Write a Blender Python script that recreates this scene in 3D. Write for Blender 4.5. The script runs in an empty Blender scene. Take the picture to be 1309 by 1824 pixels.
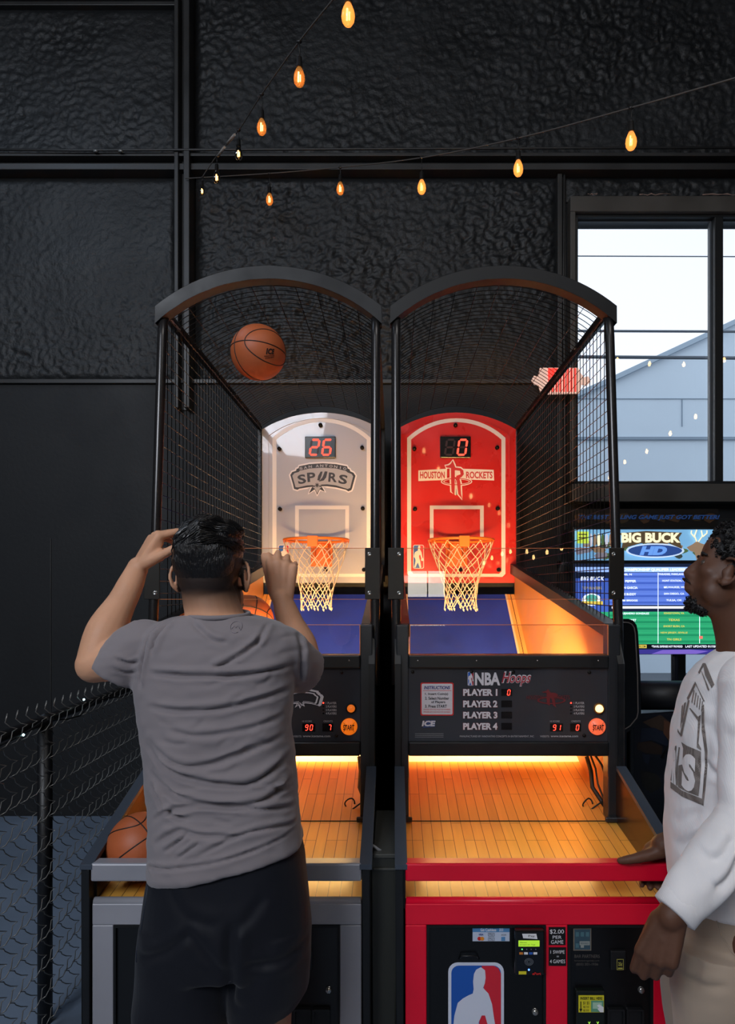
import bpy, math, random
import numpy as np
from mathutils import Vector, Matrix, noise
from mathutils.bvhtree import BVHTree
from mathutils.geometry import tessellate_polygon
random.seed(7)
PI = math.pi
sc = bpy.context.scene
C = sc.collection
# ---------------------------------------------------------------- camera
EYE = 1.57; F = 1216.0; VX = 700.0; VY = 1045.0
cd = bpy.data.cameras.new('camera'); cam = bpy.data.objects.new('camera', cd); C.objects.link(cam)
cam.location = (0, 0, EYE); cam.rotation_euler = (PI/2, 0, 0)
cd.lens = 24; cd.sensor_width = 36; cd.sensor_fit = 'AUTO'
cd.shift_x = -45.5/1824; cd.shift_y = 133/1824; cd.clip_start = .02
sc.camera = cam
sc.view_settings.view_transform = 'Standard'; sc.view_settings.look = 'None'
sc.view_settings.exposure = 0; sc.view_settings.gamma = 1; sc.view_settings.use_curve_mapping = False
# ---------------------------------------------------------------- world
w = bpy.data.worlds.new('sky'); sc.world = w; w.use_nodes = True
nt = w.node_tree; bg = nt.nodes['Background']
tc = nt.nodes.new('ShaderNodeTexCoord'); sp = nt.nodes.new('ShaderNodeSeparateXYZ'); cr = nt.nodes.new('ShaderNodeValToRGB')
nt.links.new(tc.outputs['Generated'], sp.inputs[0]); nt.links.new(sp.outputs['Z'], cr.inputs[0]); nt.links.new(cr.outputs[0], bg.inputs[0])
cr.color_ramp.elements[0].position = 0.0; cr.color_ramp.elements[0].color = (.90, .95, 1.0, 1)
cr.color_ramp.elements[1].position = .7; cr.color_ramp.elements[1].color = (.80, .90, 1.0, 1)
bg.inputs[1].default_value = 1.35
# ---------------------------------------------------------------- lights of the room (bay doors behind the camera, ceiling lights)
def area(name, loc, target, sx, sy, power, col, spread=PI):
    l = bpy.data.lights.new(name, 'AREA'); l.shape = 'RECTANGLE'; l.size = sx; l.size_y = sy; l.energy = power; l.color = col
    l.spread = spread
    o = bpy.data.objects.new(name, l); C.objects.link(o); o.location = loc
    o.rotation_euler = (Vector(target)-Vector(loc)).to_track_quat('-Z', 'Y').to_euler()
    return o
area('daylight_from_bay_door', (-2.6, -3.6, 4.9), (.3, 2, 1.2), 3.0, 1.8, 270, (.86, .91, 1.0))
area('ceiling_light', (1.2, -0.2, 5.3), (1.0, 1.6, 0), 2.0, 1.2, 30, (.97, .93, .90))
area('ceiling_light', (-3.0, 2.4, 5.3), (-2.4, 3.2, 0), 1.6, 1.2, 24, (.62, .78, 1.0))

# ---------------------------------------------------------------- helpers
def W(px, py, Y):
    return ((px-VX)*Y/F, EYE-(py-VY)*Y/F)
def P3(px, py, Y):
    x, z = W(px, py, Y); return Vector((x, Y, z))
def lin(h):
    v = [int(h[i:i+2], 16)/255 for i in (0, 2, 4)]
    return tuple(c/12.92 if c <= .04045 else ((c+.055)/1.055)**2.4 for c in v)
_m = {}
def mat(name, col, rough=.5, metal=0, spec=.5, emit=None, es=0, bump=None, coat=0, var=None):
    """col hex; bump=(scale, strength, distance, stretch); var=(scale, amount)"""
    if name in _m: return _m[name]
    m = bpy.data.materials.new(name); m.use_nodes = True; t = m.node_tree; b = t.nodes['Principled BSDF']
    c = (lin(col) if col else (.5,.5,.5)) if isinstance(col, str) else col
    b.inputs['Base Color'].default_value = (*c, 1); b.inputs['Roughness'].default_value = rough
    b.inputs['Metallic'].default_value = metal; b.inputs['Specular IOR Level'].default_value = spec
    b.inputs['Coat Weight'].default_value = coat
    if emit:
        e = lin(emit) if isinstance(emit, str) else emit
        b.inputs['Emission Color'].default_value = (*e, 1); b.inputs['Emission Strength'].default_value = es
    tcn = t.nodes.new('ShaderNodeTexCoord')
    if var:
        n = t.nodes.new('ShaderNodeTexNoise'); n.inputs['Scale'].default_value = var[0]; n.inputs['Detail'].default_value = 5
        t.links.new(tcn.outputs['Object'], n.inputs['Vector'])
        r = t.nodes.new('ShaderNodeMapRange'); r.inputs['From Min'].default_value = .3; r.inputs['From Max'].default_value = .7
        r.inputs['To Min'].default_value = 1-var[1]; r.inputs['To Max'].default_value = 1+var[1]
        t.links.new(n.outputs['Fac'], r.inputs['Value'])
        mx = t.nodes.new('ShaderNodeVectorMath'); mx.operation = 'SCALE'; mx.inputs[0].default_value = c
        t.links.new(r.outputs[0], mx.inputs['Scale']); t.links.new(mx.outputs[0], b.inputs['Base Color'])
        rr = t.nodes.new('ShaderNodeMapRange'); rr.inputs['From Min'].default_value = .3; rr.inputs['From Max'].default_value = .7
        rr.inputs['To Min'].default_value = max(.02, rough-.08); rr.inputs['To Max'].default_value = rough+.08
        t.links.new(n.outputs['Fac'], rr.inputs['Value']); t.links.new(rr.outputs[0], b.inputs['Roughness'])
    if bump:
        n = t.nodes.new('ShaderNodeTexNoise'); n.inputs['Scale'].default_value = bump[0]; n.inputs['Detail'].default_value = 6
        mp = t.nodes.new('ShaderNodeMapping'); mp.inputs['Scale'].default_value = bump[3] if len(bump) > 3 else (1, 1, 1)
        t.links.new(tcn.outputs['Object'], mp.inputs[0]); t.links.new(mp.outputs[0], n.inputs['Vector'])
        bp = t.nodes.new('ShaderNodeBump'); bp.inputs['Strength'].default_value = bump[1]; bp.inputs['Distance'].default_value = bump[2]
        t.links.new(n.outputs['Fac'], bp.inputs['Height']); t.links.new(bp.outputs[0], b.inputs['Normal'])
    if es and es > 3: m.cycles.emission_sampling = 'NONE'
    _m[name] = m; return m
def glassy(name, tint=(1, 1, 1), rough=.0, ior=1.49, dirt=.0):
    if name in _m: return _m[name]
    m = bpy.data.materials.new(name); m.use_nodes = True; t = m.node_tree; t.nodes.clear()
    o = t.nodes.new('ShaderNodeOutputMaterial'); tr = t.nodes.new('ShaderNodeBsdfTransparent'); g = t.nodes.new('ShaderNodeBsdfGlossy')
    fr = t.nodes.new('ShaderNodeFresnel'); mx = t.nodes.new('ShaderNodeMixShader')
    fr.inputs['IOR'].default_value = ior; g.inputs['Roughness'].default_value = rough; tr.inputs[0].default_value = (*tint, 1)
    t.links.new(fr.outputs[0], mx.inputs[0]); t.links.new(tr.outputs[0], mx.inputs[1]); t.links.new(g.outputs[0], mx.inputs[2])
    if dirt:
        d = t.nodes.new('ShaderNodeBsdfDiffuse'); d.inputs[0].default_value = (.75, .75, .78, 1)
        m2 = t.nodes.new('ShaderNodeMixShader'); n = t.nodes.new('ShaderNodeTexNoise'); n.inputs['Scale'].default_value = 9
        r = t.nodes.new('ShaderNodeMapRange'); r.inputs['To Max'].default_value = dirt; r.inputs['From Min'].default_value = .35
        t.links.new(n.outputs['Fac'], r.inputs[0]); t.links.new(r.outputs[0], m2.inputs[0])
        t.links.new(mx.outputs[0], m2.inputs[1]); t.links.new(d.outputs[0], m2.inputs[2]); t.links.new(m2.outputs[0], o.inputs[0])
    else: t.links.new(mx.outputs[0], o.inputs[0])
    _m[name] = m; return m

class MB:
    def __init__(s): s.v = []; s.f = []; s.mi = []; s.sm = []
    def add(s, vs, fs, mi=0, smooth=False):
        o = len(s.v); s.v += [tuple(v) for v in vs]
        for f in fs: s.f.append(tuple(i+o for i in f)); s.mi.append(mi); s.sm.append(smooth)
        return s
    def box(s, x0, x1, y0, y1, z0, z1, mi=0):
        v = [(x, y, z) for x in (x0, x1) for y in (y0, y1) for z in (z0, z1)]
        return s.add(v, [(0, 1, 3, 2), (4, 6, 7, 5), (0, 4, 5, 1), (2, 3, 7, 6), (0, 2, 6, 4), (1, 5, 7, 3)], mi)
    def prism(s, pts, axis, a, b, mi=0):
        """pts: 2D loop; axis 'x': pts=(y,z), 'y': pts=(x,z), 'z': pts=(x,y)"""
        def mk(p, d): return {'x': (d, p[0], p[1]), 'y': (p[0], d, p[1]), 'z': (p[0], p[1], d)}[axis]
        n = len(pts); v = [mk(p, a) for p in pts]+[mk(p, b) for p in pts]
        tr = tessellate_polygon([[Vector((p[0], p[1], 0)) for p in pts]])
        f = [tuple(t) for t in tr]+[tuple(i+n for i in reversed(t)) for t in tr]
        f += [(i, (i+1) % n, n+(i+1) % n, n+i) for i in range(n)]
        return s.add(v, f, mi)
    def plate(s, pts, y, mi=0):
        tr = tessellate_polygon([[Vector((p[0], p[1], 0)) for p in pts]])
        return s.add([(p[0], y, p[1]) for p in pts], [tuple(t) for t in tr], mi)
    def ring(s, po, pi_, y0, y1, mi=0):
        """frame between two loops of equal count in xz"""
        n = len(po); v = [(p[0], y0, p[1]) for p in po]+[(p[0], y0, p[1]) for p in pi_]+[(p[0], y1, p[1]) for p in po]+[(p[0], y1, p[1]) for p in pi_]
        f = []
        for i in range(n):
            j = (i+1) % n
            f += [(i, j, n+j, n+i), (2*n+i, 3*n+i, 3*n+j, 2*n+j), (i, 2*n+i, 2*n+j, j), (n+i, n+j, 3*n+j, 3*n+i)]
        return s.add(v, f, mi)
    def tube(s, pts, r, seg=8, closed=False, mi=0, caps=True, ell=None):
        pts = [Vector(p) for p in pts]; n = len(pts); R = r if isinstance(r, (list, tuple)) else [r]*n
        vs = []; up = None
        for i, p in enumerate(pts):
            a = pts[(i-1) % n] if (closed or i > 0) else p; b = pts[(i+1) % n] if (closed or i < n-1) else p
            t = (b-a).normalized() if (b-a).length > 1e-9 else Vector((0, 0, 1))
            if up is None:
                up = Vector((0, 0, 1)) if abs(t.z) < .9 else Vector((0, 1, 0))
            x = t.cross(up); x = x.normalized() if x.length > 1e-6 else Vector((1, 0, 0)); up = x.cross(t).normalized()
            for k in range(seg):
                an = 2*PI*k/seg; vs.append(p+(x*math.cos(an)+up*math.sin(an))*R[i])
        f = []
        m = n if closed else n-1
        for i in range(m):
            for k in range(seg):
                a = i*seg+k; b = i*seg+(k+1) % seg; c = ((i+1) % n)*seg+(k+1) % seg; d = ((i+1) % n)*seg+k
                f.append((a, b, c, d))
        s.add(vs, f, mi, seg > 4)
        if caps and not closed and seg > 3:
            o = len(s.v)-len(vs); s.f.append(tuple(o+k for k in reversed(range(seg)))); s.mi.append(mi); s.sm.append(False)
            s.f.append(tuple(o+(n-1)*seg+k for k in range(seg))); s.mi.append(mi); s.sm.append(False)
        return s
    def lathe(s, prof, c=(0, 0, 0), axis='z', seg=24, mi=0, smooth=True, caps=True):
        """prof [(r,h)] """
        vs = []
        for r, h in prof:
            for k in range(seg):
                a = 2*PI*k/seg; x, y = r*math.cos(a), r*math.sin(a)
                p = {'z': (x, y, h), 'y': (x, h, y), 'x': (h, x, y)}[axis]
                vs.append((p[0]+c[0], p[1]+c[1], p[2]+c[2]))
        n = len(prof); f = [(i*seg+k, i*seg+(k+1) % seg, (i+1)*seg+(k+1) % seg, (i+1)*seg+k) for i in range(n-1) for k in range(seg)]
        if caps: f += [tuple(range(seg)), tuple(reversed(range((n-1)*seg, n*seg)))]
        return s.add(vs, f, mi, smooth)
    def sphere(s, c, r, seg=20, mi=0, rot=None):
        if not isinstance(r, (tuple, list)): r = (r, r, r)
        rings = max(6, seg//2); vs = []
        for i in range(rings+1):
            th = PI*i/rings
            for k in range(seg):
                a = 2*PI*k/seg; p = Vector((r[0]*math.sin(th)*math.cos(a), r[1]*math.sin(th)*math.sin(a), r[2]*math.cos(th)))
                if rot is not None: p = rot @ p
                vs.append(p+Vector(c))
        f = [(i*seg+k, (i+1)*seg+k, (i+1)*seg+(k+1) % seg, i*seg+(k+1) % seg) for i in range(rings) for k in range(seg)]
        return s.add(vs, f, mi, True)
    def loft(s, rings, mi=0, smooth=True, cap=True):
        n = len(rings[0]); v = [p for r in rings for p in r]
        f = [(i*n+k, i*n+(k+1) % n, (i+1)*n+(k+1) % n, (i+1)*n+k) for i in range(len(rings)-1) for k in range(n)]
        if cap: f += [tuple(reversed(range(n))), tuple(range((len(rings)-1)*n, len(rings)*n))]
        return s.add(v, f, mi, smooth)
    def text(s, st, x0, x1, z0, z1, y, mi=0, shear=0, bold=0, fn=None):
        v, f = text_geo(st, bold)
        xs = [p[0] for p in v]; zs = [p[1] for p in v]; ax, bx, az, bz = min(xs), max(xs), min(zs), max(zs)
        out = []
        for p in v:
            u = (p[0]-ax)/(bx-ax); q = (p[1]-az)/(bz-az)
            X = x0+(x1-x0)*u+shear*(z1-z0)*q; Z = z0+(z1-z0)*q
            out.append(fn(X, Z) if fn else (X, y, Z))
        return s.add(out, f, mi)
_tc = {}
def text_geo(st, bold=0):
    k = (st, bold)
    if k in _tc: return _tc[k]
    cu = bpy.data.curves.new('t', 'FONT'); cu.body = st; cu.offset = bold; cu.resolution_u = 3; cu.fill_mode = 'FRONT'
    o = bpy.data.objects.new('t', cu); C.objects.link(o); dg = bpy.context.evaluated_depsgraph_get(); dg.update()
    me = bpy.data.meshes.new_from_object(o.evaluated_get(dg)); v = [(p.co.x, p.co.y) for p in me.vertices]; f = [tuple(p.vertices) for p in me.polygons]
    bpy.data.objects.remove(o); bpy.data.meshes.remove(me); _tc[k] = (v, f); return _tc[k]
base = {}
def mesh_of(name, mb, mats):
    me = bpy.data.meshes.new(name); me.from_pydata([tuple(v) for v in mb.v], [], mb.f)
    for m in (mats if isinstance(mats, (list, tuple)) else [mats]): me.materials.append(m)
    me.polygons.foreach_set('material_index', mb.mi); me.polygons.foreach_set('use_smooth', mb.sm)
    me.validate(); me.update(); return me
def obj(name, mb, mats, parent=None, bevel=0, label=None, cat=None, group=None, kind=None):
    me = mesh_of(name, mb, mats) if isinstance(mb, MB) else mb
    o = bpy.data.objects.new(name, me); C.objects.link(o)
    if parent is not None:
        b = base[parent]; o.parent = parent
    else:
        co = np.array([v.co[:] for v in me.vertices]); mn = co.min(0); mx = co.max(0)
        b = Vector(((mn[0]+mx[0])/2, (mn[1]+mx[1])/2, mn[2])); o.location = b
    me.transform(Matrix.Translation(-b)); base[o] = b
    if bevel:
        bv = o.modifiers.new('bevel', 'BEVEL'); bv.width = bevel; bv.segments = 2; bv.limit_method = 'ANGLE'; bv.angle_limit = .6
    if label: o['label'] = label
    if cat: o['category'] = cat
    if group: o['group'] = group
    if kind: o['kind'] = kind
    return o
def thing(name, label, cat, loc, group=None):
    o = bpy.data.objects.new(name, None); C.objects.link(o); o.location = loc; base[o] = Vector(loc)
    o.empty_display_size = .1
    o['label'] = label; o['category'] = cat
    if group: o['group'] = group
    return o
def struct(name, mb, mats, bevel=0, label=None):
    return obj(name, mb, mats, bevel=bevel, kind='structure', label=label)
def rrect(x0, x1, z0, z1, r, n=5):
    pts = []
    for cx, cz, a0 in ((x1-r, z1-r, 0), (x0+r, z1-r, PI/2), (x0+r, z0+r, PI), (x1-r, z0+r, 3*PI/2)):
        for i in range(n+1):
            a = a0+PI/2*i/n; pts.append((cx+r*math.cos(a), cz+r*math.sin(a)))
    return pts
def arc(cx, cz, r, a0, a1, n): return [(cx+r*math.cos(a0+(a1-a0)*i/n), cz+r*math.sin(a0+(a1-a0)*i/n)) for i in range(n+1)]
SEG = {'0': 'abcdef', '1': 'bc', '2': 'abged', '3': 'abgcd', '4': 'fgbc', '5': 'afgcd', '6': 'afgcde', '7': 'abc', '8': 'abcdefg', '9': 'abfgcd'}
def digit(mb, ch, x, z, w_, h, y, on, off=None, sl=.14):
    t = h*.13; segs = {'a': ((0, 1), (1, 1)), 'b': ((1, 1), (1, .5)), 'c': ((1, .5), (1, 0)), 'd': ((0, 0), (1, 0)), 'e': ((0, .5), (0, 0)), 'f': ((0, 1), (0, .5)), 'g': ((0, .5), (1, .5))}
    for k, (p, q) in segs.items():
        lit = k in SEG.get(ch, '')
        if not lit and off is None: continue
        a = Vector((p[0]*w_, p[1]*h)); b = Vector((q[0]*w_, q[1]*h)); d = (b-a).normalized(); n = Vector((-d.y, d.x))*t/2
        a2 = a+d*t*.25; b2 = b-d*t*.25
        pts = [a2, a2+d*t*.4+n, b2-d*t*.4+n, b2, b2-d*t*.4-n, a2+d*t*.4-n]
        mb.prism([(x+pp.x+sl*pp.y, z+pp.y) for pp in pts], 'y', y, y-.0015, on if lit else off)
BLACK = mat('black_metal', '101214', .38, 0, .5, var=(30, .15))
BLK2 = mat('black_matte_board', '0b0c0e', .55, 0, .4)
BOLT = mat('dark_bolt', '1a1714', .4, .6)
WHITE = mat('white_print', 'e4e4e8', .5)
LEDR = mat('red_led', 'ff2a1a', .5, emit=(1, .055, .03), es=2.6)
LEDOFF = mat('unlit_led', '2a0806', .4)
# ================================================================ the room
YW = 4.72
wallm = mat('black_wall_paint', (.0105, .0115, .013), .62, 0, .35, bump=(35, .25, .004), var=(2.2, .18))
foamm = mat('black_sprayed_foam', (.0125, .0135, .0145), .56, 0, .4, bump=(60, .6, .006), var=(1.7, .3))
steelm = mat('painted_black_steel', (.027, .0265, .026), .45, 0, .45, var=(3, .25))
floorm = mat('blue_grey_concrete', (.155, .20, .27), .6, 0, .35, bump=(30, .1, .002), var=(3, .12))
struct('floor', MB().box(-5, 6.5, -5.2, YW+.1, -.1, 0), floorm)
ceilm = mat('black_ceiling', (.01, .01, .012), .8)
struct('ceiling', MB().box(-5, 6.5, -5.2, YW+.1, 6.2, 6.3), ceilm)
struct('wall_left', MB().box(-5.1, -5, -5.2, YW+.1, 0, 6.2), wallm)
struct('wall_right', MB().box(6.5, 6.6, -5.2, YW+.1, 0, 6.2), wallm)
# back wall with two window openings
wx0, wz1 = W(1022, 388, YW); wz0 = W(0, 862, YW)[1]
lx0 = W(1085, 0, YW)[0]; lz1 = W(0, 930, YW)[1]; lz0 = W(0, 1300, YW)[1]; WXE = 3.6
mb = MB()
mb.box(-5, wx0, YW, YW+.15, 0, 6.2); mb.box(wx0, 6.5, YW, YW+.15, wz1, 6.2); mb.box(wx0, 6.5, YW, YW+.15, lz1, wz0)
mb.box(wx0, lx0, YW, YW+.15, 0, lz1); mb.box(lx0, 6.5, YW, YW+.15, 0, lz0); mb.box(WXE, 6.5, YW, YW+.15, lz0, lz1); mb.box(WXE, 6.5, YW, YW+.15, wz0, wz1)
struct('wall_back', mb, wallm)
# rear wall behind the camera: bright bay opening seen only in reflections
mb = MB(); mb.box(-5, 6.5, -5.3, -5.2, 0, 6.2)
struct('wall_rear', mb, wallm)
mb = MB()
daym = mat('daylit_glass', 'ffffff', .5, emit=(1, .93, .82), es=9)
for x0, x1, z0, z1 in ((.22, .50, 1.42, 1.80), (.52, .76, 1.42, 1.80), (.22, .76, 1.0, 1.37)): mb.box(x0, x1, -5.19, -5.18, z0, z1)
t = obj('window_3', mb, daym, kind='structure')
# foam panels with real relief
def foam(name, x0, x1, z0, z1, y, amp, seed):
    nx = int((x1-x0)/.011); nz = int((z1-z0)/.011); v = []; f = []
    for j in range(nz+1):
        for i in range(nx+1):
            x = x0+(x1-x0)*i/nx; z = z0+(z1-z0)*j/nz
            e = min(1, min(i, nx-i, j, nz-j)/5.0); e = e*e*(3-2*e)
            p = Vector((x, z, seed))
            big = noise.noise(p*1.3)*.5+noise.noise(p*3.1)*.35
            m = .35+.65*max(0, min(1, .5+1.6*noise.noise(p*.9+Vector((5, 3, 1)))))
            q = Vector((x*33+1.6*noise.noise(p*8), z*38+1.6*noise.noise(p*8+Vector((9, 9, 9))), seed))
            cell = noise.noise(q)
            s_ = abs(noise.noise(Vector((x*19, z*23, seed+4))))
            d = .02+.030*big+.42*amp*m*(cell*.8+.25-.9*s_)
            v.append((x, y-.012-max(0, d)*e, z))
    W_ = nx+1
    for j in range(nz):
        for i in range(nx): a = j*W_+i; f.append((a, a+1, a+W_+1, a+W_))
    me = MB().add(v, f, 0, True)
    return struct(name, me, foamm)
def X_(px): return W(px, 0, YW)[0]
def Z_(py): return W(0, py, YW)[1]
k = 0
for (a, b, c, d, amp) in ((-40, 320, 18, 292, .030), (348, 1345, -80, 292, .040), (-40, 320, 318, 684, .026), (350, 992, 318, 690, .050), (1006, 1345, 316, 362, .05)):
    k += 1; foam('wall_panel', X_(a), X_(b), Z_(d), Z_(c), YW, amp, k*7.3)
# steel girts and columns
mb = MB(); yy = YW
for (p0, p1, dy) in ((291, 297, .12), (297, 308, .05), (308, 319, .11)): mb.box(-5, 6.4, yy-dy, yy, Z_(p1), Z_(p0))
struct('trim_1', mb, steelm, .004)
mb = MB()
for (p0, p1, dy) in ((321, 328, .12), (328, 338, .05), (338, 348, .13)): mb.box(X_(p0), X_(p1), yy-dy-.012, yy-.0005, Z_(735), 6.15)
struct('trim_2', mb, steelm, .004)
mb = MB(); mb.box(X_(-60), X_(320), yy-.10, yy, Z_(15), Z_(-20)); mb.box(X_(-60), X_(320), yy-.06, yy, Z_(22), Z_(15)); struct('trim_3', mb, steelm, .004)
mb = MB(); mb.box(X_(989), X_(997), yy-.07, yy-.0005, Z_(1000), Z_(320)); mb.box(X_(997), X_(1006), yy-.03, yy-.0005, Z_(1000), Z_(320)); mb.tube([(X_(1002), yy-.05, Z_(300)), (X_(1000), yy-.05, Z_(500)), (X_(1002), yy-.05, Z_(700)), (X_(1003), yy-.05, Z_(900))], .008, 8); struct('trim_4', mb, steelm, .003)
# ledge and board of the lower wall
mb = MB(); mb.box(-5, X_(990), yy-.05, yy, 0, Z_(688)); struct('wall_lower', mb, wallm, .003)
mb = MB(); mb.box(-5, X_(990), yy-.075, yy, Z_(688), Z_(681)); mb.box(X_(96), X_(98), yy-.056, yy-.03, Z_(1300), Z_(960)); struct('trim_5', mb, steelm, .002)
# pipe along the girt with worn bright spots
mb = MB(); mb.tube([(X_(-40), yy-.14, Z_(289)), (X_(150), yy-.14, Z_(291)), (X_(345), yy-.14, Z_(290)), (X_(1000), yy-.14, Z_(287)), (X_(1400), yy-.14, Z_(286))], .008, 8, mi=0)
for a in (183, 226): mb.tube([(X_(a), yy-.141, Z_(292)), (X_(a+7), yy-.141, Z_(292))], .0095, 8, mi=1)
struct('trim_6', mb, [steelm, mat('bare_metal', '8a8a88', .4, .5)])
# windows
framem = mat('dark_window_frame', '17191a', .45, 0, .5)
panem = glassy('window_glass', (.97, .98, 1), 0, 1.5)
def window(name, cols, z0, z1, fw, y):
    mb = MB(); x0, x1 = cols[0][0], cols[-1][1]
    mb.box(x0-fw, x1+fw, y-.05, y+.06, z1, z1+fw); mb.box(x0-fw, x1+fw, y-.05, y+.06, z0-fw*.7, z0)
    mb.box(x0-fw, x0, y-.05, y+.06, z0, z1); mb.box(x1, x1+fw, y-.05, y+.06, z0, z1)
    for a, b in zip(cols[:-1], cols[1:]): mb.box(a[1], b[0], y-.05, y+.06, z0, z1)
    o = obj(name, mb, framem, kind='structure', bevel=.003)
    for a in cols:
        obj('window_pane', MB().box(a[0]-.003, a[1]+.003, y+.02, y+.026, z0-.003, z1+.003), panem, o)
        m2 = MB(); m2.ring([(a[0], z0), (a[1], z0), (a[1], z1), (a[0], z1)], [(a[0]+.008, z0+.008), (a[1]-.012, z0+.008), (a[1]-.012, z1-.008), (a[0]+.008, z1-.008)], y, y+.02)
        obj('window_bead', m2, mat('grey_bead', '50565c', .35, .2), o)
    return o
window('window_1', [(X_(1026), X_(1267)), (X_(1282), X_(1523)), (X_(1538), WXE-.05)], Z_(859), Z_(393), .05, YW)
window('window_2', [(X_(1090), X_(1201)), (X_(1216), X_(1420))], Z_(1290), Z_(938), .05, YW)
mb = MB(); mb.box(X_(1010), 6.4, YW-.09, YW-.0005, Z_(389), Z_(362)); mb.box(X_(1010), X_(1019), YW-.09, YW-.0005, Z_(862), Z_(389)); mb.box(X_(1010), 6.4, YW-.14, YW-.0005, Z_(898), Z_(867))
struct('trim_7', mb, mat('brown_black_trim', '45413c', .5, var=(4, .2)), .004)
# chipped plaster line over the window
mb = MB()
for a, b in ((1040, 1056), (1130, 1185), (1240, 1309)):
    pts = [(X_(a+(b-a)*i/8), YW-.095, Z_(361+random.uniform(-2.2, 1))) for i in range(9)]; mb.tube(pts, [random.uniform(.001, .006) for _ in pts], 6)
struct('trim_8', mb, mat('bare_plaster', '8d7468', .9))
# ---------------------------------------------------------------- outside
bm_ = mat('pale_blue_metal_siding', (.58, .69, .80), .6, bump=(3, .1, .01), var=(1, .03))
YB = 14.0
def XB(px): return W(px, 0, YB)[0]
def ZB(py): return W(0, py, YB)[1]
wh = thing('warehouse', 'pale blue metal warehouse with a sloping roof edge seen outside through the window', 'building', (XB(1400), YB, -.2))
mb = MB(); mb.prism([(XB(960), -.2), (XB(2000), -.2), (XB(2000), ZB(420)), (XB(1700), ZB(395)), (XB(1309), ZB(575)), (XB(1092), ZB(676)), (XB(960), ZB(735))], 'y', YB, YB+8)
obj('wall', mb, bm_, wh)
mb = MB(); e = [(1700, 395), (1309, 575), (1092, 676), (960, 735)]
mb.prism([(XB(a), ZB(b-5)) for a, b in e]+[(XB(a), ZB(b+4)) for a, b in reversed(e)], 'y', YB-.12, YB+.05); obj('roof_edge', mb, mat('roof_trim', '9fb2c4', .5), wh)
mb = MB(); mb.box(XB(960), XB(2000), YB-.05, YB, ZB(784), ZB(779)); mb.box(XB(960), XB(2000), YB-.02, YB, ZB(711), ZB(710)); mb.box(XB(1214), XB(1215), YB-.02, YB, ZB(760), ZB(712)); obj('siding_seam', mb, mat('seam_grey', '8496a8', .6), wh)
for i, (a, b, r) in enumerate(((455, 458, .009), (588, 592, .02), (633, 640, .028))):
    l = ['thin power line crossing the sky high behind the window', 'middle power line crossing the sky outside the window', 'thick lowest power line outside the window, just over the roof edge'][i]
    mb = MB(); mb.tube([(XB(700)*.8, 11.2, W(0, a, 11.2)[1]), (W(1600, 0, 11.2)[0], 11.2, W(0, b, 11.2)[1])], r, 6); obj('power_line', mb, mat('cable_grey', '56606c', .6), label=l, cat='cable', group='power lines outside')
struct('ground', MB().box(-12, 22, YW+.2, 24, -.3, -.2), mat('asphalt', '5a6068', .9))

# ---------------------------------------------------------------- string lights
cabm = mat('black_rubber_cable', '121110', .6); strm = mat('dusty_cable', '4a4642', .7); sockm = mat('black_socket', '14110f', .5)
bulbglass = glassy('amber_bulb_glass', (1.0, .72, .38), .02, 1.45)
def lit_glass(name, col, es, tr_):
    m = mat(name, 'ffae55', .1, emit=col, es=es); t = m.node_tree; b = t.nodes['Principled BSDF']; o = [n for n in t.nodes if n.type == 'OUTPUT_MATERIAL'][0]
    b.inputs['Alpha'].default_value = 1; mx = t.nodes.new('ShaderNodeMixShader'); tb = t.nodes.new('ShaderNodeBsdfTransparent'); tb.inputs[0].default_value = (1, .78, .45, 1); mx.inputs[0].default_value = tr_
    t.links.new(b.outputs[0], mx.inputs[1]); t.links.new(tb.outputs[0], mx.inputs[2]); t.links.new(mx.outputs[0], o.inputs[0]); m.cycles.emission_sampling = 'NONE'; return m
bulbclear = lit_glass('clear_amber_glass', (1, .40, .10), .32, .62)
bulbglow = lit_glass('glowing_amber_glass', (1, .38, .08), .95, .35)
bulbfar = lit_glass('brightly_glowing_glass', (1, .60, .22), 22, .0)
filam = mat('glowing_filament', 'ffd9a0', .5, emit=(1, .66, .30), es=9)
def bulb(root, top, drop, glow=1, s=1.0):
    x, y, z = top
    mb = MB(); mb.tube([(x, y, z), (x+.002, y, z-drop)], .0025*s, 6); mb.sphere((x, y, z), (.012*s, .008*s, .008*s), 8); mb.lathe([(.006*s, 0), (.011*s, -.006*s), (.0125*s, -.04*s), (.0135*s, -.042*s), (.0135*s, -.048*s)], (x, y, z-drop), seg=14)
    so = obj('socket', mb, sockm, root)
    h = z-drop-.047*s; mb = MB()
    prof = [(.009, 0), (.015, -.012), (.0215, -.03), (.0235, -.046), (.021, -.062), (.0135, -.074), (.004, -.079)]
    mb.lathe([(r*s, q*s) for r, q in prof], (x, y, h), seg=16)
    obj('bulb', mb, (bulbglass, bulbclear, bulbglow, bulbfar)[glow], so)
    mb = MB(); mb.tube([(x-.003*s, y, h-.018*s), (x-.004*s, y, h-.058*s)], .0034*s, 6); mb.tube([(x+.004*s, y+.003, h-.055*s), (x+.004*s, y+.003, h-.028*s)], .0024*s, 6)
    obj('filament', mb, filam, so)
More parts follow.
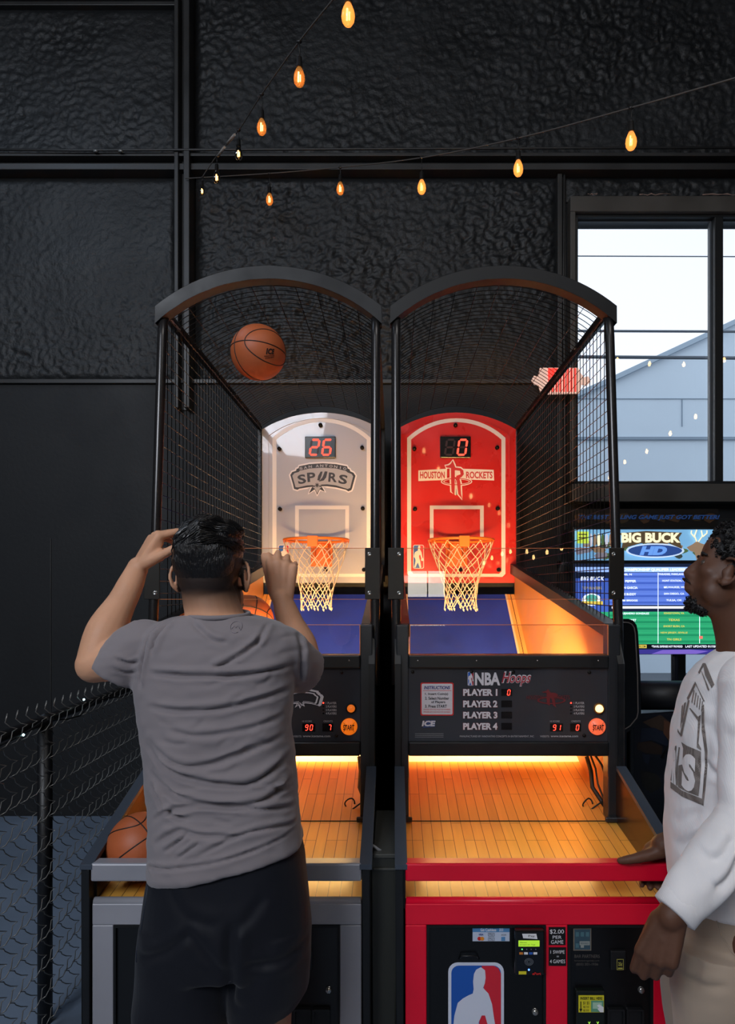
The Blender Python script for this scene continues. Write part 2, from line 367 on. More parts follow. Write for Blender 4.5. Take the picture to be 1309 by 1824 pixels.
def strand(label, pts, bulbs, group='strings of warm bulbs'):
    """pts: cable points; bulbs: (top3d, drop, glow)"""
    r = thing('string_lights', label, 'string lights', pts[0], group)
    # smooth cable
    q = []
    for i in range(len(pts)-1):
        p0 = Vector(pts[max(0, i-1)]); p1 = Vector(pts[i]); p2 = Vector(pts[i+1]); p3 = Vector(pts[min(len(pts)-1, i+2)])
        for k in range(6):
            t_ = k/6; q.append(.5*((2*p1)+(p2-p0)*t_+(2*p0-5*p1+4*p2-p3)*t_*t_+(3*p1-p0-3*p2+p3)*t_**3))
    q.append(Vector(pts[-1])); mb = MB(); mb.tube(q, .0035, 6); obj('cable', mb, strm, r)
    for b in bulbs: bulb(r, *b)
    return r
b1 = [(623, -22, 2.35, 16), (534, 76, 2.8, 32), (466, 172, 3.35, 22), (428, 245, 4.0, 10), (386, 296, 4.35, 10)]
c1 = [P3(700, -140, 2.0), P3(620, -34, 2.35), P3(533, 74, 2.8), P3(466, 168, 3.35), P3(425, 232, 4.0), P3(386, 278, 4.35), P3(360, 316, 4.5)]
s1 = strand('string of amber bulbs rising from the wall corner to the top of the photo', c1, [(tuple(c1[i+1]), [.03, .06, .075, .05, .05][i], (2, 1, 1, 0, 0)[i]) for i in range(5)])
bulb(s1, tuple(P3(360, 316, 4.5)), .02, 0, .8)
mb = MB(); mb.tube([P3(418, 240, 3.9), P3(405, 255, 4.0)], .008, 8); mb.tube([P3(400, 262, 4.1), P3(388, 278, 4.2)], .008, 8); obj('tape_wrap', mb, mat('pale_tape', '8d867e', .7), s1)
c2 = [P3(330, 318, 4.56), P3(480, 309, 4.5), P3(606, 298, 4.2), P3(751, 281, 3.75), P3(923, 246, 3.3), P3(1124, 192, 2.9), P3(1330, 133, 2.55)]
strand('string of amber bulbs rising to the right across the wall above both machines', c2, [(tuple(c2[i+1]), [.085, .045, .075, .06, .055][i], (1, 1, 2, 2, 2)[i]) for i in range(5)])
# the sign seen at the window's left edge
YS = 4.55; s_ = thing('wall_sign', 'small lit sign with red stripes and side tabs at the window edge', 'sign', tuple(P3(1000, 702, YS)))
def S(px, py): return W(px, py, YS)
pts = [S(*p) for p in ((962, 655), (1030, 655), (1034, 664), (1040, 672), (1048, 670), (1052, 680), (1046, 686), (1036, 684), (1032, 700), (964, 702), (960, 686), (952, 684), (947, 676), (951, 669), (959, 671))]
mb = MB(); mb.prism(pts, 'y', YS, YS+.02); obj('sign_board', mb, mat('lit_cream_acrylic', 'd8b8a8', .4, emit=(1, .62, .5), es=.5), s_)
mb = MB()
for i in range(8): mb.box(S(976+i*6.6, 0)[0], S(979.8+i*6.6, 0)[0], YS-.004, YS-.001, S(0, 698)[1], S(0, 656)[1])
mb.box(S(976, 0)[0], S(990, 0)[0], YS-.004, YS-.001, S(0, 672)[1], S(0, 656)[1]); obj('red_stripe', mb, mat('lit_red_stripe', 'ff3a30', .4, emit=(1, .08, .06), es=.9), s_)
mb = MB(); mb.tube([(S(1000, 0)[0], YS+.01, S(0, 680)[1]), (S(1000, 0)[0], YW, S(0, 680)[1])], .012, 8); obj('bracket', mb, BLACK, s_)

# strings behind the camera that show as reflections
def back_strand(label, plane, dots, size=1.0):
    pts = []
    for px, py, d in dots:
        L_ = 2*plane+d; pts.append(((px-VX)/F*L_, -d, EYE+(VY-py)/F*L_+.12))
    a, b = Vector(pts[0])*2-Vector(pts[1]), Vector(pts[-1])*2-Vector(pts[-2])
    full = [tuple(a)]+pts+[tuple(b)]
    return strand(label, full, [(p, .04, 3, size) for p in pts], 'strings of warm bulbs behind the viewer')
back_strand('string of bulbs behind the viewer, mirrored down the face of the red backboard', 4.42, [(755, 802, .8), (781, 836, 1.2), (818, 862, 1.7), (839, 883, 2.2), (871, 899, 2.8), (889, 913, 3.4), (906, 935, 4.0)])
back_strand('low string of bulbs behind the viewer, mirrored in the clear panel of the red machine', 2.45, [(862, 1004, 4.9), (876, 995, 4.7), (894, 988, 4.5), (909, 984, 4.3), (938, 984, 4.1), (950, 994, 3.9), (974, 985, 3.6), (1000, 978, 3.3)], .8)
back_strand('string of bulbs behind the viewer, mirrored low in the window', 4.74, [(1239, 741, .8), (1194, 771, 1.3), (1152, 803, 2.0), (1113, 822, 2.9), (1098, 838, 3.6), (1085, 850, 4.3)])
back_strand('high string of bulbs behind the viewer, mirrored high in the window', 4.74, [(1100, 640, 1.4), (1157, 647, 1.2), (1218, 648, 1.0), (1290, 640, .8)])
# ================================================================ the two basketball machines
PITCH = .872
woodm = bpy.data.materials.new('maple_planks'); woodm.use_nodes = True
def setup_wood(m, c1, c2, rough):
    t = m.node_tree; b = t.nodes['Principled BSDF']; b.inputs['Roughness'].default_value = rough; b.inputs['Coat Weight'].default_value = .35; b.inputs['Coat Roughness'].default_value = .18
    tcn = t.nodes.new('ShaderNodeTexCoord'); mp = t.nodes.new('ShaderNodeMapping'); br = t.nodes.new('ShaderNodeTexBrick')
    mp.inputs['Rotation'].default_value = (0, 0, PI/2)
    t.links.new(tcn.outputs['Object'], mp.inputs[0]); t.links.new(mp.outputs[0], br.inputs['Vector'])
    br.inputs['Scale'].default_value = 1; br.inputs['Brick Width'].default_value = .33; br.inputs['Row Height'].default_value = .0345
    br.inputs['Mortar Size'].default_value = .0009; br.inputs['Mortar Smooth'].default_value = .1; br.offset = .37; br.offset_frequency = 3
    br.inputs['Color1'].default_value = (*c1, 1); br.inputs['Color2'].default_value = (*c2, 1); br.inputs['Mortar'].default_value = (.05, .02, .008, 1)
    n = t.nodes.new('ShaderNodeTexNoise'); m2 = t.nodes.new('ShaderNodeMapping'); m2.inputs['Scale'].default_value = (60, 5, 5); n.inputs['Scale'].default_value = 1; n.inputs['Detail'].default_value = 5
    t.links.new(tcn.outputs['Object'], m2.inputs[0]); t.links.new(m2.outputs[0], n.inputs['Vector'])
    mx = t.nodes.new('ShaderNodeMix'); mx.data_type = 'RGBA'; mx.blend_type = 'MULTIPLY'; mx.inputs[0].default_value = .35
    r = t.nodes.new('ShaderNodeMapRange'); r.inputs['To Min'].default_value = .5; r.inputs['To Max'].default_value = 1.3
    t.links.new(n.outputs['Fac'], r.inputs[0]); t.links.new(br.outputs['Color'], mx.inputs['A']); t.links.new(r.outputs[0], mx.inputs['B'])
    t.links.new(mx.outputs['Result'], b.inputs['Base Color'])
setup_wood(woodm, (.74, .40, .075), (.66, .33, .055), .30)
woodr = bpy.data.materials.new('lamp_tinted_maple_planks'); woodr.use_nodes = True; setup_wood(woodr, (.76, .35, .07), (.66, .29, .052), .34)  # rear deck: the lamp's redder light is mixed into the plank colour
plym = mat('orange_stained_plywood', (.66, .30, .085), .4, bump=(8, .2, .003, (1, .2, 1)), var=(6, .1))
bluem = mat('royal_blue_ramp', (.002, .022, .30), .75, bump=(90, .4, .002), var=(9, .15))
bandm = mat('pale_plastic_lip', (.85, .78, .60), .35)
lampm = mat('lit_tube', 'fff0c8', .5, emit=(1, .62, .22), es=2.9)
acr = glassy('clear_acrylic', (.95, .96, .97), .0, 1.49, .012)
acre = mat('acrylic_edge_glow', 'b86a3a', .3, emit=(1, .4, .15), es=.05)  # lamp-lit edge glow put in as orange colour and faint emission
wirem = mat('black_cage_wire', '1c1916', .35, .6)
cordm = mat('white_net_cord', 'd8ccb8', .8)
rimm = mat('orange_rim_steel', (.80, .17, .02), .35, 0, .5)
silverm = mat('silver_grey_paint', (.34, .34, .375), .38, .2, .5, var=(5, .06))
redm = mat('red_paint', (.74, .003, .028), .36, 0, .5, var=(5, .06))
brdred = mat('red_backboard', (.50, .014, .012), .3, 0, .5, var=(5, .05), coat=1)
brdwht = mat('white_backboard', (.40, .42, .52), .3, 0, .5, coat=1)
chrome = mat('chrome', 'b8b8b4', .2, .9)
nbab = mat('print_blue', (.012, .09, .42), .35); nbar = mat('print_red', (.62, .02, .04), .35); nbaw = mat('print_pale', (.62, .66, .78), .4)
def nba_logo(mb, x0, x1, z0, z1, y, ib, ir, iw):
    w_ = x1-x0; h = z1-z0; r = w_*.17; rw = w_*.04
    mb.plate(rrect(x0, x1, z0, z1, r), y, iw)
    q = lambda pts: [(x0+u*w_, z1-v*h) for u, v in pts]
    mb.plate(rrect(x0+w_*.055, x1-w_*.055, z0+w_*.055, z1-w_*.055, r*.8), y-.0006, ib)
    # red half : from head downwards
    mb.plate(q([(.60, .026), (.82, .026), (.90, .045), (.945, .09), (.945, .91), (.90, .955), (.82, .974), (.66, .974), (.55, .75), (.56, .45), (.62, .3), (.64, .2)]), y-.0012, ir)
    # player silhouette
    mb.plate(q([(.50, .055), (.585, .035), (.66, .06), (.67, .12), (.655, .165), (.625, .20), (.655, .215), (.72, .245), (.785, .33), (.82, .44), (.86, .54), (.93, .57), (.955, .62), (.93, .67), (.84, .68), (.75, .66), (.72, .62), (.765, .585),
              (.74, .55), (.66, .42), (.60, .42), (.545, .475), (.58, .56), (.66, .68), (.70, .80), (.76, .95), (.62, .972), (.54, .86), (.44, .74), (.33, .84), (.22, .965), (.09, .93), (.18, .80), (.235, .66), (.19, .56), (.13, .535), (.085, .52), (.11, .42), (.17, .32), (.26, .285), (.36, .26), (.44, .245), (.455, .21), (.445, .15), (.46, .09)]), y-.0018, iw)
def machine(dx, team):
    red = team == 'red'
    X0, X1 = W(706, 0, 1.9)[0]+dx, W(1218, 0, 1.9)[0]+dx
    XC = (X0+X1)/2
    lab = ('red basketball arcade machine with the red backboard, on the right' if red else 'silver basketball arcade machine with the white backboard, on the left')
    R = thing('basketball_machine', lab, 'arcade game', (XC, 2.6, 0), 'basketball arcade machines')
    def w(px, py, Y): x, z = W(px, py, Y); return (x+dx, z)
    T = .02; trim = redm if red else silverm; tn = 'red' if red else 'silver grey'
    # --- body sides
    for s, x in ((-1, X0), (1, X1)):
        a, b = (x, x+T) if s < 0 else (x-T, x)
        mb = MB(); mb.prism([(1.895, 0), (1.895, .785), (2.385, .928), (2.385, 1.30), (2.45, 1.42), (4.46, 1.69), (4.46, 0)], 'x', a, b); obj('side_panel', mb, BLACK, R, .003)
        a2, b2 = (x+T, x+T+.006) if s < 0 else (x-T-.006, x-T)
        mb = MB(); mb.prism([(2.47, .70), (2.47, 1.395), (4.40, 1.66), (4.40, .9), (2.9, .8)], 'x', a2, b2); obj('side_liner', mb, plym, R)
        mb = MB(); mb.prism([(1.93, .66), (1.93, .792), (2.39, .925), (2.46, .94), (2.46, .70)], 'x', a2, b2); obj('front_liner', mb, mat('dark_brown_gloss_liner', '2c1c14', .22), R)
        # bright edge of the lower side and dark edge of the ramp side
        a3, b3 = (x-.004, x+T+.010) if s < 0 else (x-T-.010, x+.004)
        mb = MB(); mb.prism([(1.89, .786), (1.89, .800), (2.385, .943), (2.385, .929)], 'x', a3, b3); obj('side_rail', mb, mat('blue_grey_edge_steel', '4a525e', .3, .3), R, .002)
        a4, b4 = (x, x+T+.03) if s < 0 else (x-T-.03, x)
        mb = MB(); mb.prism([(2.44, 1.39), (2.44, 1.437), (4.42, 1.715), (4.42, 1.655)], 'x', a4, b4); obj('ramp_rail', mb, mat('brown_black_rail', '1e1917', .4, .2), R, .003)
    # --- front cabinet
    xi0, xi1 = X0+.025, X1-.025; yf = 1.90
    zt = w(0, 1610, yf)[1]; tz = w(0, 1648, yf)[1]
    dl = (w(760, 0, yf)[0], w(972, 0, yf)[0]); dr = (w(1011, 0, yf)[0], w(1163, 0, yf)[0])
    mb = MB()
    for a, b in ((xi0, dl[0]), (dl[1], dr[0]), (dr[1], xi1)): mb.box(a, b, yf, yf+.03, .12, tz)
    mb.box(xi0, xi1, yf, yf+.03, tz, zt); mb.box(xi0, xi1, yf, yf+.03, .06, .12)
    obj('front_panel', mb, trim, R, .003, label=tn+' front frame')
    mb = MB(); mb.tube([(xi0+.002, yf+.012, zt+.002), (xi1-.002, yf+.012, zt+.002)], .012, 10); obj('front_lip', mb, trim, R)
    ra, rb = w(0, 1568, yf)[1], w(0, 1536, yf)[1]
    mb = MB(); mb.box(xi0, xi1, yf-.01, yf+.035, ra, rb); obj('front_rail', mb, trim, R, .005, label=tn+' rail')
    for i, (a, b) in enumerate((dl, dr)):
        mb = MB(); mb.box(a+.002, b-.002, yf+.006, yf+.02, .12, tz-.002); d = obj('coin_door', mb, mat('gloss_black_door', '07080a', .3, 0, .5), R, .002)
        mb = MB(); mb.ring([(a, .12), (b, .12), (b, tz), (a, tz)], [(a+.007, .127), (b-.007, .127), (b-.007, tz-.007), (a+.007, tz-.007)], yf-.002, yf+.01); obj('door_frame', mb, BLK2, d)
        for lx, ly in (((953.5, 1804),) if i == 0 else ((1143, 1765),)):
            x, z = w(lx, ly, yf); mb = MB(); mb.lathe([(.009, 0), (.009, -.006), (.006, -.009), (.0005, -.009)], (x, yf+.006, z), 'y', 16); mb.box(x-.0008, x+.0008, yf-.0035, yf-.003, z-.004, z+.004)
            obj('lock', mb, [chrome], d)
        if i == 0:
            mb = MB(); x0, z0 = w(798.5, 1940, yf); x1, z1 = w(898, 1716, yf); nba_logo(mb, x0, x1, z0, z1, yf+.005, 0, 1, 2); obj('league_logo', mb, [nbab, nbar, nbaw], d, label='large blue, red and white player silhouette logo')
            mb = MB(); a_, b_ = w(818, 1710, yf), w(853, 1701, yf); mb.tube([(a_[0], yf+.006, a_[1]), (a_[0]+.006, yf-.006, b_[1]), (b_[0]-.006, yf-.006, b_[1]), (b_[0], yf+.006, a_[1])], .0025, 8); obj('handle', mb, BLACK, d)
        else:
            # coin slot
            a_, b_ = w(1087, 1727, yf), w(1114, 1693, yf); mb = MB(); mb.box(a_[0], b_[0], yf-.004, yf+.007, a_[1], b_[1]); cs = obj('coin_slot', mb, mat('dark_plastic', '141517', .4), d, .002)
            a_, b_ = w(1097, 1725, yf), w(1109, 1706, yf); mb = MB(); mb.box(a_[0], b_[0], yf-.007, yf-.003, a_[1], b_[1], 0); mb.ring([(a_[0], a_[1]), (b_[0], a_[1]), (b_[0], b_[1]), (a_[0], b_[1])], [(a_[0]+.001, a_[1]+.001), (b_[0]-.001, a_[1]+.001), (b_[0]-.001, b_[1]-.001), (a_[0]+.001, b_[1]-.001)], yf-.0076, yf-.007, 1)
            mb.text('25¢' if red else '$', a_[0]+.004, b_[0]-.004, a_[1]+.009, b_[1]-.008, yf-.0078, 1, bold=.02); mb.box(a_[0]+.003, b_[0]-.003, yf-.0076, yf-.007, a_[1]+.003, a_[1]+.006, 1)
            obj('coin_label', mb, [BLK2, mat('dim_yellow_print', '9a9444', .5, emit='9a9444', es=.1)], cs)
            # bill acceptor
            mb = MB(); a_, b_ = w(1024, 1860, yf), w(1075, 1761, yf); mb.box(a_[0], b_[0], yf-.012, yf+.007, a_[1], b_[1]); ba = obj('bill_acceptor', mb, mat('dark_green_plastic', '0d1512', .35), d, .003)
            mb = MB(); a_, b_ = w(1028, 1798, yf), w(1073, 1768, yf); y = yf-.0135; mb.box(a_[0], b_[0], y, y+.001, a_[1], b_[1], 0)
            g = w(1050, 1797, yf), w(1072, 1777, yf); mb.box(g[0][0], g[1][0], y-.0008, y, g[0][1], g[1][1], 2)
            g = w(1053, 1791, yf), w(1069, 1780, yf); mb.box(g[0][0], g[1][0], y-.0012, y-.0008, g[0][1], g[1][1], 3)
            hp = [w(*p, yf) for p in ((1072, 1797), (1072, 1788), (1064, 1783), (1060, 1785), (1064, 1789), (1061, 1791), (1066, 1797))]; mb.plate(hp, y-.002, 4)
            def tx(s, x0, y0, x1, y1, mi, **k): a, b = w(x0, y1, yf), w(x1, y0, yf); mb.text(s, a[0], b[0], a[1], b[1], y-.0015, mi, **k)
            tx('INSERT BILL HERE', 1031, 1770, 1070, 1775, 1, bold=.02); tx('$1 $5', 1036, 1778, 1047, 1784, 1); tx('$10', 1036, 1786, 1046, 1790, 1); tx('$20', 1036, 1792, 1046, 1796, 1)
            mb.plate([w(*p, yf) for p in ((1031, 1778), (1032.5, 1778), (1032.5, 1791), (1034.5, 1791), (1031.7, 1797), (1029, 1791), (1031, 1791))], y-.0015, 1)
            obj('bill_label', mb, [mat('label_yellow', 'd8cc28', .5), BLK2, mat('banknote_green', '5f9a7c', .5), mat('banknote_pale', 'a8c8b0', .5), WHITE], ba)
            mb = MB()
            for px in (1047, 1062): mb.prism([w(*p, yf) for p in ((px-2, 1815), (px, 1819), (px+2, 1815), (px+1.2, 1815), (px, 1817.4), (px-1.2, 1815))], 'y', yf-.0135, yf-.012)
            obj('arrow_light', mb, mat('green_arrow_light', '9ad830', .4, emit=(.4, .9, .1), es=.8), ba)
            for px in (1081, 1115):
                mb = MB(); a_, b_ = w(px, 1855, yf), w(px+31, 1796, yf); mb.ring(rrect(a_[0], b_[0], a_[1], b_[1], .005), rrect(a_[0]+.005, b_[0]-.005, a_[1]+.005, b_[1]-.005, .003), yf-.006, yf+.007); mb.box(a_[0]+.004, b_[0]-.004, yf+.004, yf+.006, a_[1]+.004, b_[1]-.004); obj('coin_return', mb, mat('dark_plastic', '', .4), d)
            if red:
                mb = MB(); a_, b_ = w(1022, 1695, yf), w(1054, 1655, yf); y = yf+.005; mb.box(a_[0], b_[0], y, y+.001, a_[1], b_[1], 0); mb.box(a_[0]+.003, b_[0]-.003, y-.0004, y, a_[1]+.003, b_[1]-.003, 1)
                for j in range(5):
                    c_ = w(1026+(j % 3)*9, 1662+(j//3)*20, yf); mb.box(c_[0], c_[0]+.009, y-.0008, y-.0004, c_[1]-.012, c_[1], 3 if j != 4 else 2)
                a_, b_ = w(1033, 1685, yf), w(1051, 1678, yf); mb.box(a_[0], b_[0], y-.0012, y-.0008, a_[1], b_[1], 2); mb.text('REWARDS', a_[0]+.003, b_[0]-.003, a_[1]+.003, b_[1]-.003, y-.0016, 1)
                obj('sticker', mb, [mat('worn_cream', '6f6458', .7), mat('worn_blue', '2f4a58', .6), mat('worn_white', '8d9490', .6), mat('worn_teal', '456a74', .6)], d)
                mb = MB(); y = yf+.005
                for s, a, b, c_, e in (('BAR PARTNERS', 1024, 1069, 1702, 1708), ('barpartnersgames.com', 1024, 1068, 1711.5, 1715), ('(855) 301-1936', 1027, 1066, 1717, 1723)):
                    a_, b_ = w(a, e, yf), w(b, c_, yf); mb.text(s, a_[0], b_[0], a_[1], b_[1], y, 0)
                obj('printed_text', mb, mat('faded_print', '54504c', .6), d)
    if red:
        mb = MB(); y = yf-.0015
        for (a, c_, b, e) in ((977, 1651, 1007, 1683), (977, 1687, 1008, 1720)):
            p, q = w(a, e, yf), w(b, c_, yf); mb.box(p[0], q[0], y, y+.001, p[1], q[1], 0)
        for s, a, b, c_, e in (('$2.00', 979, 1004, 1655, 1663.5), ('PER', 984, 1000, 1666, 1671.5), ('GAME', 981, 1003, 1674, 1680.5), ('1 SWIPE', 980, 1005, 1692, 1698), ('=', 991, 995, 1702, 1704), ('4 GAMES', 979, 1006, 1708.5, 1715)):
            p, q = w(a, e, yf), w(b, c_, yf); mb.text(s, p[0], q[0], p[1], q[1], y-.0006, 1)
        obj('price_sign', mb, [BLK2, WHITE], R, label='two small black price signs with white letters')
        # cashless sticker
        mb = MB(); y = yf+.004; p, q = w(842, 1678, yf), w(908, 1652.5, yf); mb.box(p[0], q[0], y, y+.001, p[1], q[1], 0); p, q = w(842, 1661.5, yf), w(908, 1652.5, yf); mb.box(p[0], q[0], y-.0005, y, p[1], q[1], 1)
        def tx(s, x0, y0, x1, y1, mi, **k): a, b = w(x0, y1, yf), w(x1, y0, yf); mb.text(s, a[0], b[0], a[1], b[1], y-.0009, mi, **k)
        tx('Go Cashless', 856, 1654.5, 884, 1660, 2, bold=.02); tx('VISA', 852, 1664, 861, 1667.5, 3, shear=.2, bold=.03); tx('Pay', 872, 1664, 879, 1668, 4); tx('Pay', 872, 1672, 879, 1676, 4); tx('DISCOVER', 893, 1665, 902, 1668, 4)
        for j in range(3): c_ = w(888.5, 1657.2, yf); mb.prism([(c_[0]+.004*j+.006*math.cos(t_)*.5, c_[1]+.006*math.sin(t_)) for t_ in (-.8, 0, .8)]+[(c_[0]+.004*j+.0015+.006*math.cos(t_)*.5, c_[1]+.006*math.sin(t_)) for t_ in (.8, 0, -.8)], 'y', y-.001, y-.0005, 2)
        for cx_, mi in ((854, 5), (859, 6)): c_ = w(cx_, 1673, yf); mb.plate([(c_[0]+.0055*math.cos(a), c_[1]+.0055*math.sin(a)) for a in np.linspace(0, 2*PI, 16)[:-1]], y-.001-(mi-5)*.0004, mi)
        for a in (870, 870): p, q = w(869.5, 1669, yf), w(881, 1663, yf); mb.ring(rrect(p[0], q[0], p[1], q[1], .002), rrect(p[0]+.0007, q[0]-.0007, p[1]+.0007, q[1]-.0007, .0015), y-.0009, y-.0005, 4)
        p, q = w(869.5, 1677, yf), w(881, 1671, yf); mb.ring(rrect(p[0], q[0], p[1], q[1], .002), rrect(p[0]+.0007, q[0]-.0007, p[1]+.0007, q[1]-.0007, .0015), y-.0009, y-.0005, 4)
        p, q = w(893, 1677, yf), w(900, 1670, yf); mb.box(p[0], q[0], y-.001, y-.0005, p[1], q[1], 1)
        obj('payment_sticker', mb, [mat('sticker_pale', 'b9c4d8', .5), mat('sticker_blue', '4f86b8', .5), WHITE, mat('deep_blue_print', '1b2a78', .5), mat('grey_print', '404048', .5), mat('print_red2', 'c8201c', .5), mat('print_orange', 'e08a20', .5)], R)
        # card reader
        mb = MB(); p, q = w(914, 1730, yf), w(968, 1650, yf); mb.box(p[0], q[0], yf-.022, yf+.006, p[1], q[1]); cr_ = obj('card_reader', mb, mat('gloss_black_plastic', '0a0b0d', .18, 0, .6), R, .005)
        y = yf-.0235; mb = MB(); p, q = w(918, 1727, yf), w(959, 1666, yf); mb.plate(rrect(p[0], q[0], p[1], q[1], .003), y+.001, 0)
        p, q = w(920.6, 1678, yf), w(957.6, 1667.5, yf); mb.box(p[0], q[0], y-.0005, y+.0005, p[1], q[1], 1)
        tx('Welcome', 923, 1669.5, 935, 1672, 2); tx('Swipe or Tap', 923, 1673.5, 950, 1676, 2)
        mb.plate([w(*p, yf) for p in ((927, 1655.5), (952, 1655.5), (954, 1665), (929, 1663.5))], y, 3)
        tx('Pay', 938, 1657.5, 949, 1662, 4)
        for j, cx_ in enumerate((927, 935, 943, 951)): c_ = w(cx_, 1683, yf); mb.plate([(c_[0]+.0018*math.cos(a), c_[1]+.0018*math.sin(a)) for a in np.linspace(0, 2*PI, 10)[:-1]], y, 5 if j == 0 else 6)
        for j, cx_ in enumerate((922, 930.5, 939, 947)): p, q = w(cx_, 1692, yf), w(cx_+6.5, 1688, yf); mb.box(p[0], q[0], y-.0005, y, p[1], q[1], (8, 3, 7, 3)[j])
        c_ = w(939, 1705, yf)
        for rr in (.004, .007, .010): mb.ring([(c_[0]+rr*1.2*math.cos(a), c_[1]+rr*math.sin(a)) for a in np.linspace(0, 2*PI, 20)[:-1]], [(c_[0]+(rr-.001)*1.2*math.cos(a), c_[1]+(rr-.001)*math.sin(a)) for a in np.linspace(0, 2*PI, 20)[:-1]], y-.0005, y, 6)
        c_ = w(939, 1719, yf); mb.plate([(c_[0]+.0028*math.cos(a), c_[1]+.0028*math.sin(a)) for a in np.linspace(0, 2*PI, 12)[:-1]], y, 9)
        p, q = w(921, 1727, yf), w(934.5, 1721.5, yf); mb.box(p[0], q[0], y-.0005, y, p[1], q[1], 10)
        tx('ePort', 945, 1723, 960, 1728, 11, bold=.03)
        obj('reader_face', mb, [mat('reader_glass', '0c1018', .1), mat('green_lcd', '9fd020', .5, emit=(.45, .8, .06), es=.55), mat('lcd_ink', '1c3008', .5), WHITE, BLK2, mat('green_indicator', '40ff60', .5, emit=(.1, 1, .2), es=2), mat('grey_icon', '6a7078', .5), mat('card_blue', '2a5ab0', .5), mat('card_orange', 'c87a30', .5), mat('blue_indicator', '5080ff', .5, emit=(.1, .25, 1), es=3), mat('label_yellow', '', .5), mat('print_red2', '', .5)], cr_)
    # --- playing deck
    mb = MB(); mb.prism([(1.925, zt-.002), (2.405, .743), (2.405, .715), (1.925, zt-.03)], 'x', X0+T+.006, X1-T-.006); obj('deck', mb, woodm, R)
    mb = MB(); mb.prism([(2.407, .744), (2.43, .748), (2.875, .832), (2.875, .80), (2.407, .715)], 'x', X0+T+.006, X1-T-.006); obj('rear_deck', mb, woodr, R)
    mb = MB(); mb.box(X0+T+.007, X1-T-.007, 2.404, 2.408, .738, .7455); obj('deck_joint', mb, BLK2, R)
    mb = MB(); mb.prism([(2.876, .80), (2.876, .834), (2.97, .868), (3.62, .90), (3.62, .86), (2.97, .82)], 'x', X0+T+.006, X1-T-.006); obj('deck_lip', mb, bandm, R)
    # clear side guards standing at the deck's front corner
    # --- ramp
    def ry(Y): return .90+(Y-3.6)*.756
    xa, xb = XC-.315, XC+.315
    mb = MB(); mb.prism([(3.6, ry(3.6)), (4.42, ry(4.42)), (4.42, ry(4.42)-.02), (3.6, ry(3.6)-.02)], 'x', xa, xb); obj('ball_ramp', mb, bluem, R)
    mb = MB()
    for s in (-1, 1):
        e = XC+s*.315; f_ = XC+s*.327; g = XC+s*(.4-T-.006)
        a, b = min(e, f_), max(e, f_); mb.prism([(3.6, ry(3.6)+.002), (4.42, ry(4.42)+.002), (4.42, ry(4.42)-.02), (3.6, ry(3.6)-.02)], 'x', a, b, 1)
        a, b = min(g, f_), max(g, f_); mb.prism([(3.6, ry(3.6)+.001), (4.42, ry(4.42)+.001), (4.42, ry(4.42)-.02), (3.6, ry(3.6)-.02)], 'x', a, b, 0)
        m_ = XC+s*.35; mb.box(m_-.002, m_+.002, 3.6, 3.61, ry(3.6), ry(3.6)+.003, 2)
        mb.prism([(3.6, ry(3.6)+.003), (4.42, ry(4.42)+.003), (4.42, ry(4.42)-.01), (3.6, ry(3.6)-.01)], 'x', m_-.0015, m_+.0015, 2)
    obj('ramp_border', mb, [plym, mat('pale_edge_strip', 'c9b49a', .5), BLK2], R)
    # --- uprights and control panel
    for a, b in ((706, 728), (1083, 1105)):
        mb = MB(); p, q = w(a, 1465, 2.4), w(b, 1113, 2.4); mb.box(p[0], q[0], 2.40, 2.46, p[1]+.003, q[1]); mb.box(p[0]-.012 if a > 900 else p[0], q[0] if a > 900 else q[0]+.012, 2.385, 2.4, p[1]+.004, p[1]+.022)
        obj('upright', mb, mat('hammered_black_steel', '2c2e31', .33, .3, .6, bump=(120, .3, .001)), R, .004)
    pz = lambda py: w(0, py, 2.4)[1]; px_ = lambda p: w(p, 0, 2.4)[0]
    p0, p1 = px_(728), px_(1083)
    mb = MB(); mb.box(p0, p1, 2.39, 2.46, pz(1190), pz(1167)); mb.box(p0, p1, 2.39, 2.46, pz(1346), pz(1321))
    obj('panel_bar', mb, BLACK, R, .004)
    mb = MB()
    for q in (744, 848, 956, 1064): mb.sphere((px_(q), 2.389, pz(1176)), (.003, .002, .003), 8)
    obj('screw', mb, chrome, R)
    mb = MB(); mb.box(p0, p1, 2.405, 2.43, pz(1321), pz(1190)); cp = obj('control_panel', mb, mat('dark_grey_glossy_panel', '323338', .14, 0, .6), R)
    y = 2.4035; mb = MB()
    def bx(x0, y0, x1, y1, mi, r=0, dd=0, m=None):
        a, b = w(x0, y1, 2.4), w(x1, y0, 2.4); (m or mb).plate(rrect(a[0], b[0], a[1], b[1], r) if r else [(a[0], a[1]), (b[0], a[1]), (b[0], b[1]), (a[0], b[1])], y-dd, mi)
    def tt(s, x0, y0, x1, y1, mi, dd=.0012, m=None, **k): a, b = w(x0, y1, 2.4), w(x1, y0, 2.4); (m or mb).text(s, a[0], b[0], a[1], b[1], y-dd, mi, **k)
    bx(749, 1216, 808, 1275, 1, .006); bx(751, 1218, 806, 1273, 0, .005, .0005)
    tt('INSTRUCTIONS', 755, 1222, 801, 1228, 2, shear=.15, bold=.03); bx(753, 1230, 804, 1230.7, 1, 0, .001)
    for s, a, b, q in (('1. Insert Coin(s)', 757, 798, 1236.5), ('2. Select Number', 757, 800, 1243.8), ('of Players', 768, 793, 1251), ('3. Press START', 757, 796, 1258)): tt(s, a, q-2.5, b, q+2.8, 3, bold=.02)
    for q in (1264, 1268.5): tt('WINNER SETS THE PACE FOR NUMBERS', 754, q-1.2, 802, q+1.2, 1)
    obj('instruction_card', mb, [mat('card_white', 'c4c2c8', .5), mat('card_red', 'c02020', .5), mat('card_navy', '202870', .5), BLK2], cp, label='white instruction card with red border')
    mb = MB()
